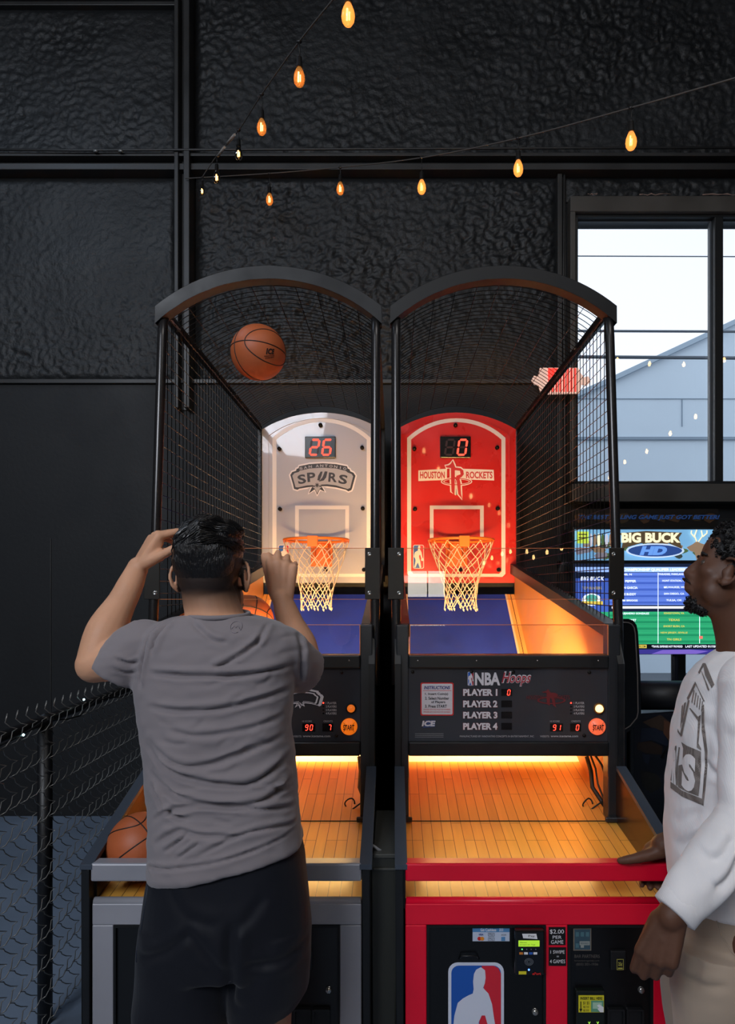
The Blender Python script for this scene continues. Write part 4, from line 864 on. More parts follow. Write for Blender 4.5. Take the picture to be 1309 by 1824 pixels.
# ================================================================ shooting game cabinet behind on the right
YG = 4.22
def G(px, py): return W(px, py, YG)
gm = thing('shooting_game_cabinet', 'hunting video game cabinet with bright marquee and leaderboard screen behind the man in white', 'arcade game', (G(1150, 0)[0], YG, 0))
gx0, gx1 = G(1021, 0)[0], G(1292, 0)[0]
mb = MB(); mb.box(gx0, gx1, YG+.01, YG+.10, G(0, 1166)[1], G(0, 1003)[1]); mb.box(gx0, gx1, YG+.01, YG+.30, G(0, 1003)[1], G(0, 938)[1])
obj('housing', mb, BLACK, gm, .004)
mb = MB(); mb.box(G(1140, 0)[0], G(1262, 0)[0], YG-.02, YG+.25, 0, G(0, 1217)[1]-.1); mb.box(G(1203, 0)[0], G(1214, 0)[0], YG+.04, YG+.08, G(0, 1240)[1], G(0, 1160)[1]); obj('pedestal', mb, mat('dark_blue_art', '0a0d18', .4, var=(5, .6)), gm, .01)
# topper banner
mb = MB(); mb.box(G(1022, 0)[0], G(1286, 0)[0], YG+.05, YG+.08, G(0, 938)[1], G(0, 905)[1], 0)
rnd = random.Random(2)
for i in range(9):
    cx_ = 1030+i*30+rnd.uniform(-8, 8); pts = [G(cx_+rnd.uniform(8, 15)*math.cos(a), 921+rnd.uniform(5, 12)*math.sin(a)) for a in np.linspace(0, 2*PI, 8)[:-1]]; mb.plate(pts, YG+.048-.0004*i, 1+i % 2)
a, b = G(1030, 926), G(1284, 916); mb.text('THE BEST SELLING GAME JUST GOT BETTER!', a[0], b[0], a[1], b[1], YG+.040, 3, shear=.4, bold=.04)
obj('topper_sign', mb, [mat('topper_black', '15110f', .4), mat('topper_brown', '4a3018', .5), mat('topper_olive', '3a2a14', .5), mat('topper_blue', '1c3a68', .4, emit=(.02, .06, .2), es=.35)], gm)
def emat(n, c, s): return mat(n, c, .4, emit=c, es=s)
mb = MB(); y = YG+.006
def gb(m, x0, y0, x1, y1, mi, dd=0): a, b = G(x0, y1), G(x1, y0); m.box(a[0], b[0], y-dd, y-dd+.001, a[1], b[1], mi)
def gt(m, s, x0, y0, x1, y1, mi, dd, **k): a, b = G(x0, y1), G(x1, y0); m.text(s, a[0], b[0], a[1], b[1], y-dd, mi, **k)
gb(mb, 1024, 943, 1290, 998, 0); 
rnd = random.Random(11)
for i in range(30):
    cx_ = rnd.uniform(1028, 1284); cy = rnd.uniform(966, 992); rr0 = rnd.uniform(4, 11); pts = [G(min(1289, max(1025, cx_+rr0*1.5*rnd.uniform(.6, 1.1)*math.cos(a))), min(997, max(945, cy+rr0*rnd.uniform(.5, 1)*math.sin(a)))) for a in np.linspace(0, 2*PI, 9)[:-1]]; mb.plate(pts, y-.001-.0002*i, 1+i % 4)
gb(mb, 1027, 947, 1048, 968, 5, .012); gb(mb, 1030, 951, 1045, 953, 8, .0125); gb(mb, 1030, 957, 1045, 959, 8, .0125)
for i in range(7): pts = [G(1052+i*7+3*math.cos(a), 962+12*math.sin(a)) for a in np.linspace(0, 2*PI, 9)[:-1]]; mb.plate(pts, y-.009-.0003*i, (6, 2, 7, 3)[i % 4])
# the buck
mb.plate([G(*p) for p in ((1222, 975), (1232, 970), (1240, 964), (1248, 968), (1262, 972), (1285, 985), (1285, 997), (1240, 997), (1236, 984), (1228, 981))], y-.012, 2)
for q in (((1240, 965), (1236, 955), (1240, 944)), ((1243, 965), (1250, 955), (1248, 945)), ((1236, 957), (1230, 950), (1231, 945)), ((1251, 956), (1258, 950), (1258, 945))): mb.tube([(G(*p)[0], y-.013, G(*p)[1]) for p in q], .004, 5, mi=7)
mb.plate([G(1166+52*math.cos(a), 981+13*math.sin(a)) for a in np.linspace(0, 2*PI, 30)[:-1]], y-.013, 9); mb.plate([G(1166+48*math.cos(a), 981+10.5*math.sin(a)) for a in np.linspace(0, 2*PI, 30)[:-1]], y-.0135, 10)
mb.plate([G(*p) for p in ((1102, 950), (1150, 946), (1214, 949), (1208, 958), (1214, 978), (1190, 968), (1140, 968), (1106, 978), (1110, 958))], y-.0138, 8)
gt(mb, 'BIG BUCK', 1106, 949, 1211, 967, 7, .0145, bold=.05); gt(mb, 'HD', 1138, 973, 1184, 989, 11, .015, shear=.35, bold=.07)
mq = obj('marquee', mb, [emat('mq_sky', (.22, .50, .80), .62), emat('mq_dark', (.05, .07, .06), .5), emat('mq_brown', (.36, .24, .15), .55), emat('mq_green', (.10, .18, .07), .5), emat('mq_grey', (.30, .27, .33), .55), emat('mq_lime', (.55, .75, .08), .8), emat('mq_white', (.7, .7, .8), .6), emat('mq_cream', (.95, .85, .55), .95), emat('mq_umber', (.12, .08, .04), .5), emat('mq_pale', (.6, .75, .95), .8), emat('mq_navy', (.03, .08, .30), .6), emat('mq_blue', (.15, .35, .85), .8)], gm, label='bright marquee reading BIG BUCK HD')
# screen
mb = MB(); gb(mb, 1022, 1004, 1290, 1166, 0)
gb(mb, 1025, 1010, 1288, 1019, 1, .001); gt(mb, 'CHAMPIONSHIP QUALIFIER LEADERBOARD', 1110, 1012, 1240, 1018, 6, .0018, bold=.03)
rows = [('JOEL N', 'PARADISE, PARKLAND, CA'), ('EL PEPPER', 'HUNT STATION, WI'), ('BEN GARCIA', 'MILWAUKEE, WI'), ('ALE BUDDY', 'SAN DIEGO, CA'), ('JIM BRIGGS', 'TULSA, OK'), None, ('ALEJANDRO GONZALEZ', 'KINGSTOWN, VA'), ('DIRTYHART', 'TEXAS'), ('RICH B', 'SHORT BUSH, CA'), ('SAL H', 'NEW JERSEY, SEVILLE'), ('MIKE R', 'TN GIRLS')]
for i, r_ in enumerate(rows):
    y0 = 1020+i*11.6
    if r_ is None: gb(mb, 1106 if 0 else 1090, 1080, 1288, 1084, 6, .002); continue
    g_ = i > 5; gb(mb, 1086, y0, 1288, y0+11.4, 4 if g_ else 2, .001); gb(mb, 1086, y0+5, 1288, y0+9, 5 if g_ else 3, .0014)
    gt(mb, r_[0], 1106, y0+1.5, 1110+len(r_[0])*2.6, y0+5.8, 6, .002, bold=.03); gt(mb, r_[1], 1196-len(r_[1])*1.0, y0+1, 1206+len(r_[1])*1.0, y0+5, 7 if g_ else 6, .002, bold=.02)
for q in (1172, 1246): gb(mb, q, 1020, q+1, 1146, 6, .0022)
gb(mb, 1026, 1030, 1084, 1146, 3, .001); gt(mb, 'BIG BUCK', 1034, 1027, 1076, 1034, 6, .002, shear=.2, bold=.03); gt(mb, 'TOP HUNTERS', 1037, 1045, 1072, 1050, 7, .002)
mb.plate([G(1054+17*math.cos(a), 1068+11*math.sin(a)) for a in np.linspace(0, 2*PI, 20)[:-1]], y-.002, 6); mb.plate([G(1054+11*math.cos(a), 1066+7*math.sin(a)) for a in np.linspace(0, 2*PI, 20)[:-1]], y-.0025, 10); gb(mb, 1036, 1071, 1074, 1077, 7, .003)
gb(mb, 1070, 1090, 1084, 1104, 4, .002); gb(mb, 1246, 1133, 1252, 1138, 9, .0024)
gb(mb, 1026, 1148, 1288, 1155, 8, .002); gb(mb, 1126, 1148.5, 1152, 1154.5, 7, .0024); gt(mb, 'HUNTER.COM', 1128, 1149.5, 1150, 1153.5, 8, .003, bold=.02); gt(mb, '*TRAVEL EXPENSES NOT PROVIDED', 1161, 1149.5, 1216, 1153.5, 6, .003, bold=.02); gt(mb, 'LAST UPDATED 01/10/2023', 1221, 1149.5, 1286, 1153.5, 6, .003, bold=.02)
gb(mb, 1026, 1157, 1288, 1165, 11, .002); mb.plate([G(*p) for p in ((1160, 1165), (1180, 1158), (1230, 1157), (1262, 1160), (1240, 1165))], y-.004, 12)
obj('screen', mb, [emat('sc_dark', (.01, .02, .06), .5), emat('sc_head', (.34, .52, .95), .95), emat('sc_blue', (.12, .22, .74), .85), emat('sc_blue2', (.06, .13, .55), .8), emat('sc_green', (.03, .42, .18), .8), emat('sc_green2', (.015, .30, .13), .75), emat('sc_white', (.85, .9, 1), 1.1), emat('sc_yellow', (.8, .6, .1), .8), emat('sc_black', (.005, .005, .01), .3), emat('sc_red', (.9, .2, .15), .9), emat('sc_teal', (.1, .5, .4), .8), emat('sc_violet', (.05, .04, .30), .7), emat('sc_violet2', (.22, .14, .62), .7)], gm, label='bright blue and green leaderboard screen')
# control console with padded front, gun holsters
mb = MB(); yc = YG-.55
def Cc(px, py): return W(px, py, yc)
a, b = Cc(1137, 1266), Cc(1264, 1214); mb.tube([(a[0], yc+.03, (a[1]+b[1])/2), (b[0]-.01, yc+.03, (a[1]+b[1])/2)], (b[1]-a[1])/2, 18); obj('padded_roll', mb, mat('black_vinyl', '131419', .5), gm)
mb = MB(); mb.prism([Cc(*p) for p in ((1120, 1272), (1262, 1266), (1280, 1290), (1290, 1500), (1100, 1600), (1080, 1330), (1100, 1290))], 'y', yc, yc+.4, 0); obj('console', mb, mat('dark_console_art', '080b16', .35, var=(7, .9)), gm, .01)
mb = MB(); yq = yc-.002
mb.plate([Cc(*p) for p in ((1144, 1286), (1176, 1273), (1196, 1289), (1206, 1292), (1193, 1320), (1180, 1302), (1160, 1296))], yq, 0); mb.plate([Cc(*p) for p in ((1182, 1282), (1206, 1292), (1192, 1321), (1181, 1306))], yq-.002, 1)
mb.plate([Cc(*p) for p in ((1136, 1322), (1160, 1320), (1180, 1330), (1178, 1344), (1150, 1342), (1134, 1334))], yq, 2); mb.plate([Cc(*p) for p in ((1143, 1342), (1158, 1344), (1154, 1362), (1146, 1356))], yq-.001, 3)
mb.plate([Cc(*p) for p in ((1140, 1372), (1170, 1378), (1180, 1400), (1160, 1412), (1144, 1400))], yq-.001, 4)
mb.plate([Cc(*p) for p in ((1142, 1297), (1165, 1296), (1186, 1306), (1190, 1330), (1160, 1318), (1140, 1322))], yq-.0005, 3)
obj('console_art', mb, [mat('art_tan', '3c2c20', .5), mat('art_brown', '5a3826', .5), mat('art_umber', '2a1a10', .5), mat('art_blue', '0e1a30', .5), mat('art_moss', '14120c', .5)], gm)
mb = MB(); mb.tube([P3(1208, 1290, yc-.03), P3(1196, 1320, yc-.03), P3(1178, 1350, yc-.03)], .006, 8); obj('gun_cable', mb, cabm, gm)
# black rounded side board beside the red machine
Y2 = 2.78
def D(px, py): return W(px, py, Y2)
pts = [D(*p) for p in ((1098, 1104), (1119, 1104), (1127, 1107), (1132, 1114), (1134.5, 1126), (1139, 1200), (1140, 1270), (1138, 1282), (1124, 1298), (1116, 1303), (1098, 1305))]
mb = MB(); mb.prism(pts, 'y', Y2, Y2+.05); mb.box(D(1122, 0)[0], D(1131, 0)[0], Y2+.005, Y2+.045, 0, D(0, 1296)[1]); sb = obj('side_board', mb, mat('black_laminate', '0c0e10', .3), None, .004, label='black rounded board with grey edge trim beside the red machine', cat='board')
mb = MB(); e = [D(*p) for p in ((1104, 1108), (1119, 1109), (1125, 1112), (1129, 1118), (1131, 1128), (1135, 1200), (1136, 1268), (1134, 1278), (1122, 1293), (1114, 1298), (1104, 1300))]; mb.tube([(p[0], Y2-.002, p[1]) for p in e], .0028, 6); obj('edge_trim', mb, mat('grey_trim', '77706c', .4), sb)
# ================================================================ people
def remesh(mb, vox, smooth_it=3, fac=.5):
    me = mesh_of('tmp', mb, BLACK); o = bpy.data.objects.new('tmp', me); C.objects.link(o)
    r = o.modifiers.new('r', 'REMESH'); r.mode = 'VOXEL'; r.voxel_size = vox; r.use_smooth_shade = True
    if smooth_it:
        s = o.modifiers.new('s', 'SMOOTH'); s.factor = fac; s.iterations = smooth_it
    dg = bpy.context.evaluated_depsgraph_get(); dg.update()
    out = bpy.data.meshes.new_from_object(o.evaluated_get(dg)); out.materials.clear()
    bpy.data.objects.remove(o); bpy.data.meshes.remove(me)
    out.polygons.foreach_set('use_smooth', [True]*len(out.polygons)); return out
def getco(me):
    a = np.empty(len(me.vertices)*3, 'f'); me.vertices.foreach_get('co', a); return a.reshape(-1, 3).astype(float)
def getno(me):
    a = np.empty(len(me.vertices)*3, 'f'); me.vertices.foreach_get('normal', a); return a.reshape(-1, 3).astype(float)
def setco(me, a): me.vertices.foreach_set('co', a.astype('f').ravel()); me.update()
def limb(mb, pts, rs, seg=18):
    """smooth tapered limb through points with spheres at its ends"""
    pts = [Vector(p) for p in pts]; P = []; R = []
    for i in range(len(pts)-1):
        p0 = pts[max(0, i-1)]; p1 = pts[i]; p2 = pts[i+1]; p3 = pts[min(len(pts)-1, i+2)]
        for k in range(5):
            t = k/5; P.append(.5*((2*p1)+(p2-p0)*t+(2*p0-5*p1+4*p2-p3)*t*t+(3*p1-p0-3*p2+p3)*t**3)); R.append(rs[i]+(rs[i+1]-rs[i])*(t*t*(3-2*t)))
    P.append(pts[-1]); R.append(rs[-1]); mb.tube(P, R, seg); mb.sphere(P[0], R[0], seg); mb.sphere(P[-1], R[-1], seg)
def cap(mb, a, b, ra, rb, seg=12): mb.tube([a, Vector(a).lerp(Vector(b), .5), b], [ra, (ra+rb)/2, rb], seg); mb.sphere(a, ra, seg); mb.sphere(b, rb, seg)
def frame(c, fwd, up):
    f = Vector(fwd).normalized(); u = Vector(up); u = (u-f*u.dot(f)).normalized(); s = u.cross(f)   # s = person's left
    M_ = Matrix((f, s, u)).transposed(); c = Vector(c)
    return M_, (lambda a, b, d: c+M_ @ Vector((a, b, d)))
def head(mb, c, fwd, up, neck_to, nr=.056, ef=0.0):
    M_, L = frame(c, fwd, up)
    def E(p, r): mb.sphere(L(*p), r, 24, rot=M_)
    E((-.018, 0, .035), (.100, .077, .085)); E((-.045, 0, .0), (.062, .066, .07)); E((.035, 0, -.01), (.056, .064, .085)); E((.028, 0, -.062), (.052, .056, .046)); E((.030, 0, -.085), (.046, .042, .03))
    E((.062, 0, -.098), (.024, .026, .018)); E((.068, 0, .045), (.026, .05, .04)); E((.080, 0, .018), (.014, .045, .011))
    for s in (-1, 1):
        E((.058, s*.040, -.018), (.030, .024, .024)); E((.076, s*.032, -.001), (.013, .015, .011)); E((.03, s*.05, -.06), (.04, .018, .035))
        cap(mb, L(.103, s*.010, -.034), L(.090, s*.017, -.036), .0095, .009); 
        # ear: rim, lobe and bowl
        e = [L(ef+.008-.020*math.cos(a), s*(.080+.015*math.cos(a)), -.008+.033*math.sin(a)) for a in np.linspace(-2.3, 2.2, 14)]
        for i in range(len(e)-1): cap(mb, e[i], e[i+1], .0048, .0048, 8)
        mb.sphere(L(ef+.004, s*.079, -.012), (.013, .008, .024), 14, rot=M_); mb.sphere(L(ef+.008, s*.084, -.038), (.008, .005, .010), 12, rot=M_)
        mb.sphere(L(ef+.014, s*.077, -.012), (.007, .006, .010), 12, rot=M_)
    cap(mb, L(.086, 0, .014), L(.108, 0, -.027), .009, .0115); E((.107, 0, -.032), (.0125, .013, .010)); E((.088, 0, -.046), (.016, .02, .012))
    E((.092, 0, -.056), (.015, .024, .0085)); E((.089, 0, -.071), (.014, .021, .0085))
    cap(mb, L(-.028, 0, -.04), neck_to, nr, nr+.010, 22); cap(mb, L(-.005, 0, -.05), Vector(neck_to)+Vector((0, 0, 0)), nr-.006, nr, 22)
    return M_, L
def hand(mb, wrist, d, back, side, curl, length=.185, spread=.0, thumb=(.35, .55), tcurl=.3):
    """d: towards fingers, back: back-of-hand normal, side=+1 thumb on (d x back) side"""
    d = Vector(d).normalized(); b = Vector(back); b = (b-d*b.dot(d)).normalized(); t = d.cross(b)*side; w_ = Vector(wrist); k = length/.185
    def Q(a, c, e): return w_+(d*a+t*c+b*e)*k
    ys = (.029, .0095, -.010, -.029); ln = ((.044, .026, .020), (.048, .030, .021), (.044, .028, .020), (.035, .021, .018)); kn = (.088, .092, .087, .078)
    for i, y in enumerate(ys):
        cap(mb, Q(.005, y*.55, 0), Q(kn[i], y, .002), .0145*k, .0120*k); cap(mb, Q(.03, y*.7, -.006), Q(kn[i]-.012, y*.95, -.007), .013*k, .011*k)
    mb.sphere(Q(.045, 0, -.003), (.034*k,)*3 if 0 else .018*k, 12)
    for i, y in enumerate(ys):
        p = Q(kn[i], y, .002); ang = 0; c_ = curl[i] if isinstance(curl[i], (tuple, list)) else (curl[i], curl[i]*1.15, curl[i]*.8)
        dirv = (d+t*spread*(y/.03)).normalized(); r0 = .0098 if i < 3 else .0088
        for j in range(3):
            ang += c_[j]; v = (dirv*math.cos(ang)-b*math.sin(ang)); q = p+v*ln[i][j]*k
            cap(mb, p, q, (r0-.0008*j)*k, (r0-.0009*(j+1))*k); p = q
    # thumb from the side of the palm near its base
    tv = (d*math.cos(thumb[1])+t*math.sin(thumb[1])*math.cos(thumb[0])-b*math.sin(thumb[1])*math.sin(thumb[0])).normalized()
    p = Q(.018, .020, -.006); q = p+tv*.045*k; cap(mb, p, q, .0165*k, .0125*k); p = q
    tv2 = (tv*math.cos(tcurl)+d*math.sin(tcurl)*.8-b*math.sin(tcurl)*.5).normalized(); q = p+tv2*.033*k; cap(mb, p, q, .0118*k, .0105*k); p = q
    tv3 = (tv2+d*.25*tcurl-b*.3*tcurl).normalized(); q = p+tv3*.026*k; cap(mb, p, q, .0105*k, .0085*k)
def sring(cx, cy, z, rx, ry, n=40, e=2.5, tilt=0, roll=None):
    """superellipse ring; tilt = dz per dx"""
    o = []
    for k in range(n):
        a = 2*PI*k/n; c_, s_ = math.cos(a), math.sin(a)
        x = rx*math.copysign(abs(c_)**(2/e), c_); y = ry*math.copysign(abs(s_)**(2/e), s_)
        if roll: x, y = x*math.cos(roll)-y*math.sin(roll), x*math.sin(roll)+y*math.cos(roll)
        o.append((cx+x, cy+y, z+tilt*x))
    return o
def creases(me, lines, Y0, amp, wid, ysign=-1, pix=True):
    """valley-and-ridge cloth folds along polylines given on the plane Y0"""
    co = getco(me); no = getno(me); disp = np.zeros(len(co)); front = np.clip(-no[:, 1]*1.6, 0, 1) if ysign < 0 else 1
    for ln in lines:
        A = amp; wd = wid; pts = ln
        if isinstance(ln[0], (int, float)): A, wd, pts = ln[0]*amp, ln[1]*wid, ln[2]
        q = np.array([W(p[0], p[1], Y0) for p in pts])
        # resample smoothly
        tt = np.linspace(0, len(q)-1, 8*(len(q)-1)+1); qs = []
        for t in tt:
            i = min(int(t), len(q)-2); f = t-i; p0, p1, p2, p3 = q[max(i-1, 0)], q[i], q[i+1], q[min(i+2, len(q)-1)]
            qs.append(.5*((2*p1)+(p2-p0)*f+(2*p0-5*p1+4*p2-p3)*f*f+(3*p1-p0-3*p2+p3)*f**3))
        q = np.array(qs); best = np.full(len(co), 9.); sg = np.zeros(len(co)); along = np.zeros(len(co)); X = co[:, [0, 2]]
        for i in range(len(q)-1):
            a, b = q[i], q[i+1]; ab = b-a; t = np.clip(((X-a) @ ab)/(ab @ ab+1e-12), 0, 1); pr = a+t[:, None]*ab; dv = X-pr; dd = np.hypot(dv[:, 0], dv[:, 1])
            m = dd < best; best[m] = dd[m]; cr_ = ab[0]*dv[:, 1]-ab[1]*dv[:, 0]; sg[m] = np.sign(cr_[m]); along[m] = ((i+t)/(len(q)-1))[m]
        env = np.clip(np.minimum(along, 1-along)*5+.12, 0, 1)
        s = best*sg
        disp += env*A*(-np.exp(-(s/wd)**2)+.75*np.exp(-((s-wd*2.0)/(wd*1.5))**2)+.25*np.exp(-((s+wd*2.2)/(wd*1.3))**2))
    setco(me, co+no*(disp*front)[:, None])
def tree(me, b=Vector((0, 0, 0))): return BVHTree.FromPolygons([tuple(Vector(c)+b) for c in getco(me)], [tuple(p.vertices) for p in me.polygons])
def wobble(me, sc_, amp, seed=0, st=(1, 1, 1)):
    co = getco(me); no = getno(me); d = np.array([noise.noise(Vector((c[0]*sc_*st[0]+seed, c[1]*sc_*st[1], c[2]*sc_*st[2]))) for c in co]); setco(me, co+no*(d*amp)[:, None])
def fabric(name, col, rough=.85, sc_=900, st=.25, sheen=.2, ribs=None):
    m = mat(name, col, rough, 0, .2, bump=(sc_, st, .0006)); b = m.node_tree.nodes['Principled BSDF']; b.inputs['Sheen Weight'].default_value = sheen
    if ribs:
        t = m.node_tree; tcn = t.nodes.new('ShaderNodeTexCoord'); wv = t.nodes.new('ShaderNodeTexWave'); wv.bands_direction = ribs[1]; wv.inputs['Scale'].default_value = ribs[0]; wv.inputs['Distortion'].default_value = .6; wv.inputs['Detail'].default_value = 1
        t.links.new(tcn.outputs['Object'], wv.inputs['Vector']); bp = [n for n in t.nodes if n.type == 'BUMP'][0]; t.links.new(wv.outputs['Fac'], bp.inputs['Height']); bp.inputs['Distance'].default_value = .0005; bp.inputs['Strength'].default_value = .3
    return m
def skin(name, col, hair=None):
    m = mat(name, col, .55, 0, .35, bump=(260, .25, .0008), var=(14, .07)); b = m.node_tree.nodes['Principled BSDF']
    b.inputs['Subsurface Weight'].default_value = .12; b.inputs['Subsurface Radius'].default_value = (.012, .005, .003); b.inputs['Subsurface Scale'].default_value = .5
    if hair is not None:
        # short clipped stubble over the nape and sides: attribute painted from the hairline's own position on the head
        t = m.node_tree; at = t.nodes.new('ShaderNodeAttribute'); at.attribute_name = 'stubble'; src = b.inputs['Base Color'].links[0].from_socket
        mx = t.nodes.new('ShaderNodeMix'); mx.data_type = 'RGBA'; mx.inputs['B'].default_value = (*hair, 1)
        t.links.new(at.outputs['Fac'], mx.inputs['Factor']); t.links.new(src, mx.inputs['A']); t.links.new(mx.outputs['Result'], b.inputs['Base Color'])
    return m
def paint(me, name, vals):
    a = me.attributes.new(name, 'FLOAT', 'POINT'); a.data.foreach_set('value', np.asarray(vals, 'f'))
def shoe(mb, heel, toe_dir, mi=0, L=.29):
    d = Vector(toe_dir).normalized(); s = Vector((-d.y, d.x, 0)); h = Vector(heel)
    rings = []
    for t, wd, ht in ((0, .026, .05), (.04, .036, .085), (.09, .039, .10), (.14, .041, .085), (.19, .047, .062), (.24, .046, .052), (.28, .032, .04), (.29, .016, .025)):
        rings.append([h+d*t*L/.29+s*wd*math.cos(a)+Vector((0, 0, max(.0, ht*(.5+.5*math.sin(a))))) for a in np.linspace(0, 2*PI, 17)[:-1]])
    mb.loft(rings, mi)

def relax(me, mask, it=8, fac=.5):
    co = getco(me); n = len(co); e = np.array([tuple(x.vertices) for x in me.edges]); deg = np.bincount(e.ravel(), minlength=n)[:, None]
    for _ in range(it):
        s = np.zeros_like(co)
        for k in range(3): s[:, k] = np.bincount(e[:, 0], co[e[:, 1], k], n)+np.bincount(e[:, 1], co[e[:, 0], k], n)
        co = co+(s/deg-co)*(fac*mask)[:, None]
    setco(me, co)
# ---------------------------------------------------------------- the shooter seen from behind
YP = 1.60
def Q(px, py, Y=YP): x, z = W(px, py, Y); return Vector((x, Y, z))
pl = thing('person', 'person in grey t-shirt and navy shorts seen from behind, arms raised after a shot', 'person', (Q(395, 0).x, YP, 0))
hc = P3(376, 1021, 1.63); LE = P3(168, 1184, 1.60); LW = P3(246, 1010, 1.70); RE = P3(545, 1192, 1.80); RW = P3(502, 1066, 1.80)
mb = MB()
nb = Q(386, 1105); M_, HL = head(mb, hc, (.04, 1, .02), (0, 0, 1), nb+Vector((0, .01, -.02)), .060)
cx = lambda a, b, py: (Q(a, py).x+Q(b, py).x)/2
tor = []
for py, l, r, ry in ((1096, 335, 440, .060), (1120, 268, 494, .078), (1160, 246, 512, .098), (1230, 256, 508, .108), (1320, 272, 508, .105), (1420, 280, 516, .10), (1520, 288, 512, .10), (1600, 292, 512, .10), (1650, 300, 506, .09)):
    a, b = Q(l, py), Q(r, py); tor.append(sring((a.x+b.x)/2, YP+.01, a.z, (b.x-a.x)/2, ry))
mb.loft(list(reversed(tor)))
limb(mb, [Q(250, 1152), Q(212, 1172, 1.60), LE], [.060, .050, .043]); limb(mb, [LE, LE.lerp(LW, .32)+Vector((-.006, -.005, .0)), LE.lerp(LW, .7), LW], [.042, .046, .033, .0255])
limb(mb, [Q(492, 1158, 1.63), Q(530, 1178, 1.72), RE], [.054, .050, .042]); limb(mb, [RE, RE.lerp(RW, .32)+Vector((.006, 0, 0)), RE.lerp(RW, .72), RW], [.042, .044, .033, .026])
hand(mb, LW, (.30, .10, .55), (-.75, -.55, .55), 1, [(.75, .35, .2), (.85, .35, .2), (.95, .4, .25), (1.05, .45, .3)], .188, thumb=(.6, .7), tcurl=.1)
hand(mb, RW, (-.02, .12, 1), (.10, -1, .1), -1, [(.85, 1.3, .6), (.85, 1.3, .6), (.95, 1.3, .6), (1.1, 1.3, .6)], .192, spread=.25, thumb=(.5, .35), tcurl=.2)
# legs to the floor
limb(mb, [Q(335, 1620), Q(328, 1700), Q(332, 1830, 1.60), (Q(330, 0).x, 1.64, .42), (Q(326, 0).x, 1.60, .28), (Q(322, 0).x, 1.57, .10)], [.075, .076, .064, .054, .058, .036])
limb(mb, [Q(465, 1620), Q(472, 1690), Q(466, 1830, 1.60), (Q(472, 0).x, 1.63, .42), (Q(478, 0).x, 1.60, .28), (Q(482, 0).x, 1.57, .10)], [.075, .076, .069, .054, .058, .036])
mb.sphere((Q(322, 0).x, 1.60, .05), (.034, .07, .04)); mb.sphere((Q(482, 0).x, 1.60, .05), (.034, .07, .04))
body = remesh(mb, .0042, 2)
co = getco(body); IM = np.array(M_.transposed()); loc = (co-np.array(hc)) @ IM.T      # head-local f,s,u
sk = skin('tan_skin', (.62, .325, .195), (.010, .008, .008))
u = loc[:, 2]; edge = -.088-.006*np.abs(loc[:, 1])/.07; v = np.clip((u-edge)/.055, 0, 1)**.7*.97; v[(loc[:, 0] > .02) | (np.abs(loc[:, 1]) > .0815) | (np.linalg.norm(loc, axis=1) > .16)] = 0
vv = np.clip((.035-loc[:, 0])/.02, 0, 1); paint(body, 'stubble', v*vv)
body.materials.append(sk); obj('body', body, None, pl)
# hair
def hair_cap(c, M_, L, ells, vox, cut, name, parent, m, noise_amp, ns):
    mb = MB()
    for p, r in ells: mb.sphere(L(*p), r, 30, rot=M_)
    me = remesh(mb, vox, 3); co = getco(me); no = getno(me)
    lo = (co-np.array(c)) @ np.array(M_.transposed()).T
    return me, lo
hm = mat('black_hair', (.008, .007, .007), .30, 0, .55, bump=(60, .9, .006, (7, 1.0, 1.6)))
mb = MB()
for p, r in (((-.018, 0, .052), (.106, .0785, .080)), ((-.058, 0, .012), (.062, .0735, .078)), ((.03, .01, .088), (.08, .058, .036)), ((-.02, -.03, .092), (.07, .045, .030))): mb.sphere(HL(*p), r, 30, rot=M_)
hme = remesh(mb, .0035, 3); co = getco(hme); no = getno(hme); lo = (co-np.array(hc)) @ np.array(M_.transposed()).T
# combed waves swept across the crown, thinning to nothing at the clipped sides
d = []
for p in lo:
    top = max(0, min(1, (p[2]-.045)/.05)); ph = p[1]*95+p[0]*35+3.5*noise.noise(Vector(p)*14); d.append(top*(.0045*math.sin(ph)+.006*noise.noise(Vector((p[0]*30, p[1]*65, p[2]*40))))+.0010*noise.noise(Vector(p)*120))
low = np.clip((.03-lo[:, 2])/.045, 0, 1); d = np.array(d)-.0115*low
setco(hme, co+no*d[:, None]); hme.materials.append(hm); ho = obj('hair', hme, None, pl)
# locks of hair combed over the crown, laid on the cap
bvh = tree(hme, base[pl]); rnd = random.Random(4); mb = MB()
for i in range(1500):
    a = rnd.uniform(-PI, PI); el = rnd.uniform(.28, 1.5); p = Vector((math.cos(a)*math.cos(el), math.sin(a)*math.cos(el), math.sin(el))); q = HL(*(p*.12+Vector((-.01, 0, .03))))
    flow = Vector((.55+.3*math.sin(p.y*5), -1.0, .25*math.cos(p.x*6))); flow = (M_ @ flow); pts = []; cur = q
    for k in range(6):
        h_, n_, _, _ = bvh.find_nearest(cur)
        if h_ is None: break
        pts.append(h_+n_*(.0006+.0035*math.sin(PI*k/5.5)*rnd.uniform(.3, 1))); st = (flow-n_*flow.dot(n_)).normalized(); st = (st+Vector((rnd.uniform(-.25, .25), rnd.uniform(-.25, .25), rnd.uniform(-.25, .25)))).normalized(); cur = h_+st*.0095
    if len(pts) == 6: mb.tube(pts, [.0009, .0016, .0017, .0014, .001, .0003], 3, caps=False)
for j in range(len(mb.sm)): mb.sm[j] = True
lk = obj('hair_locks', mb, mat('black_hair_strand', (.010, .009, .009), .28, 0, .6), ho); lk['kind'] = 'stuff'
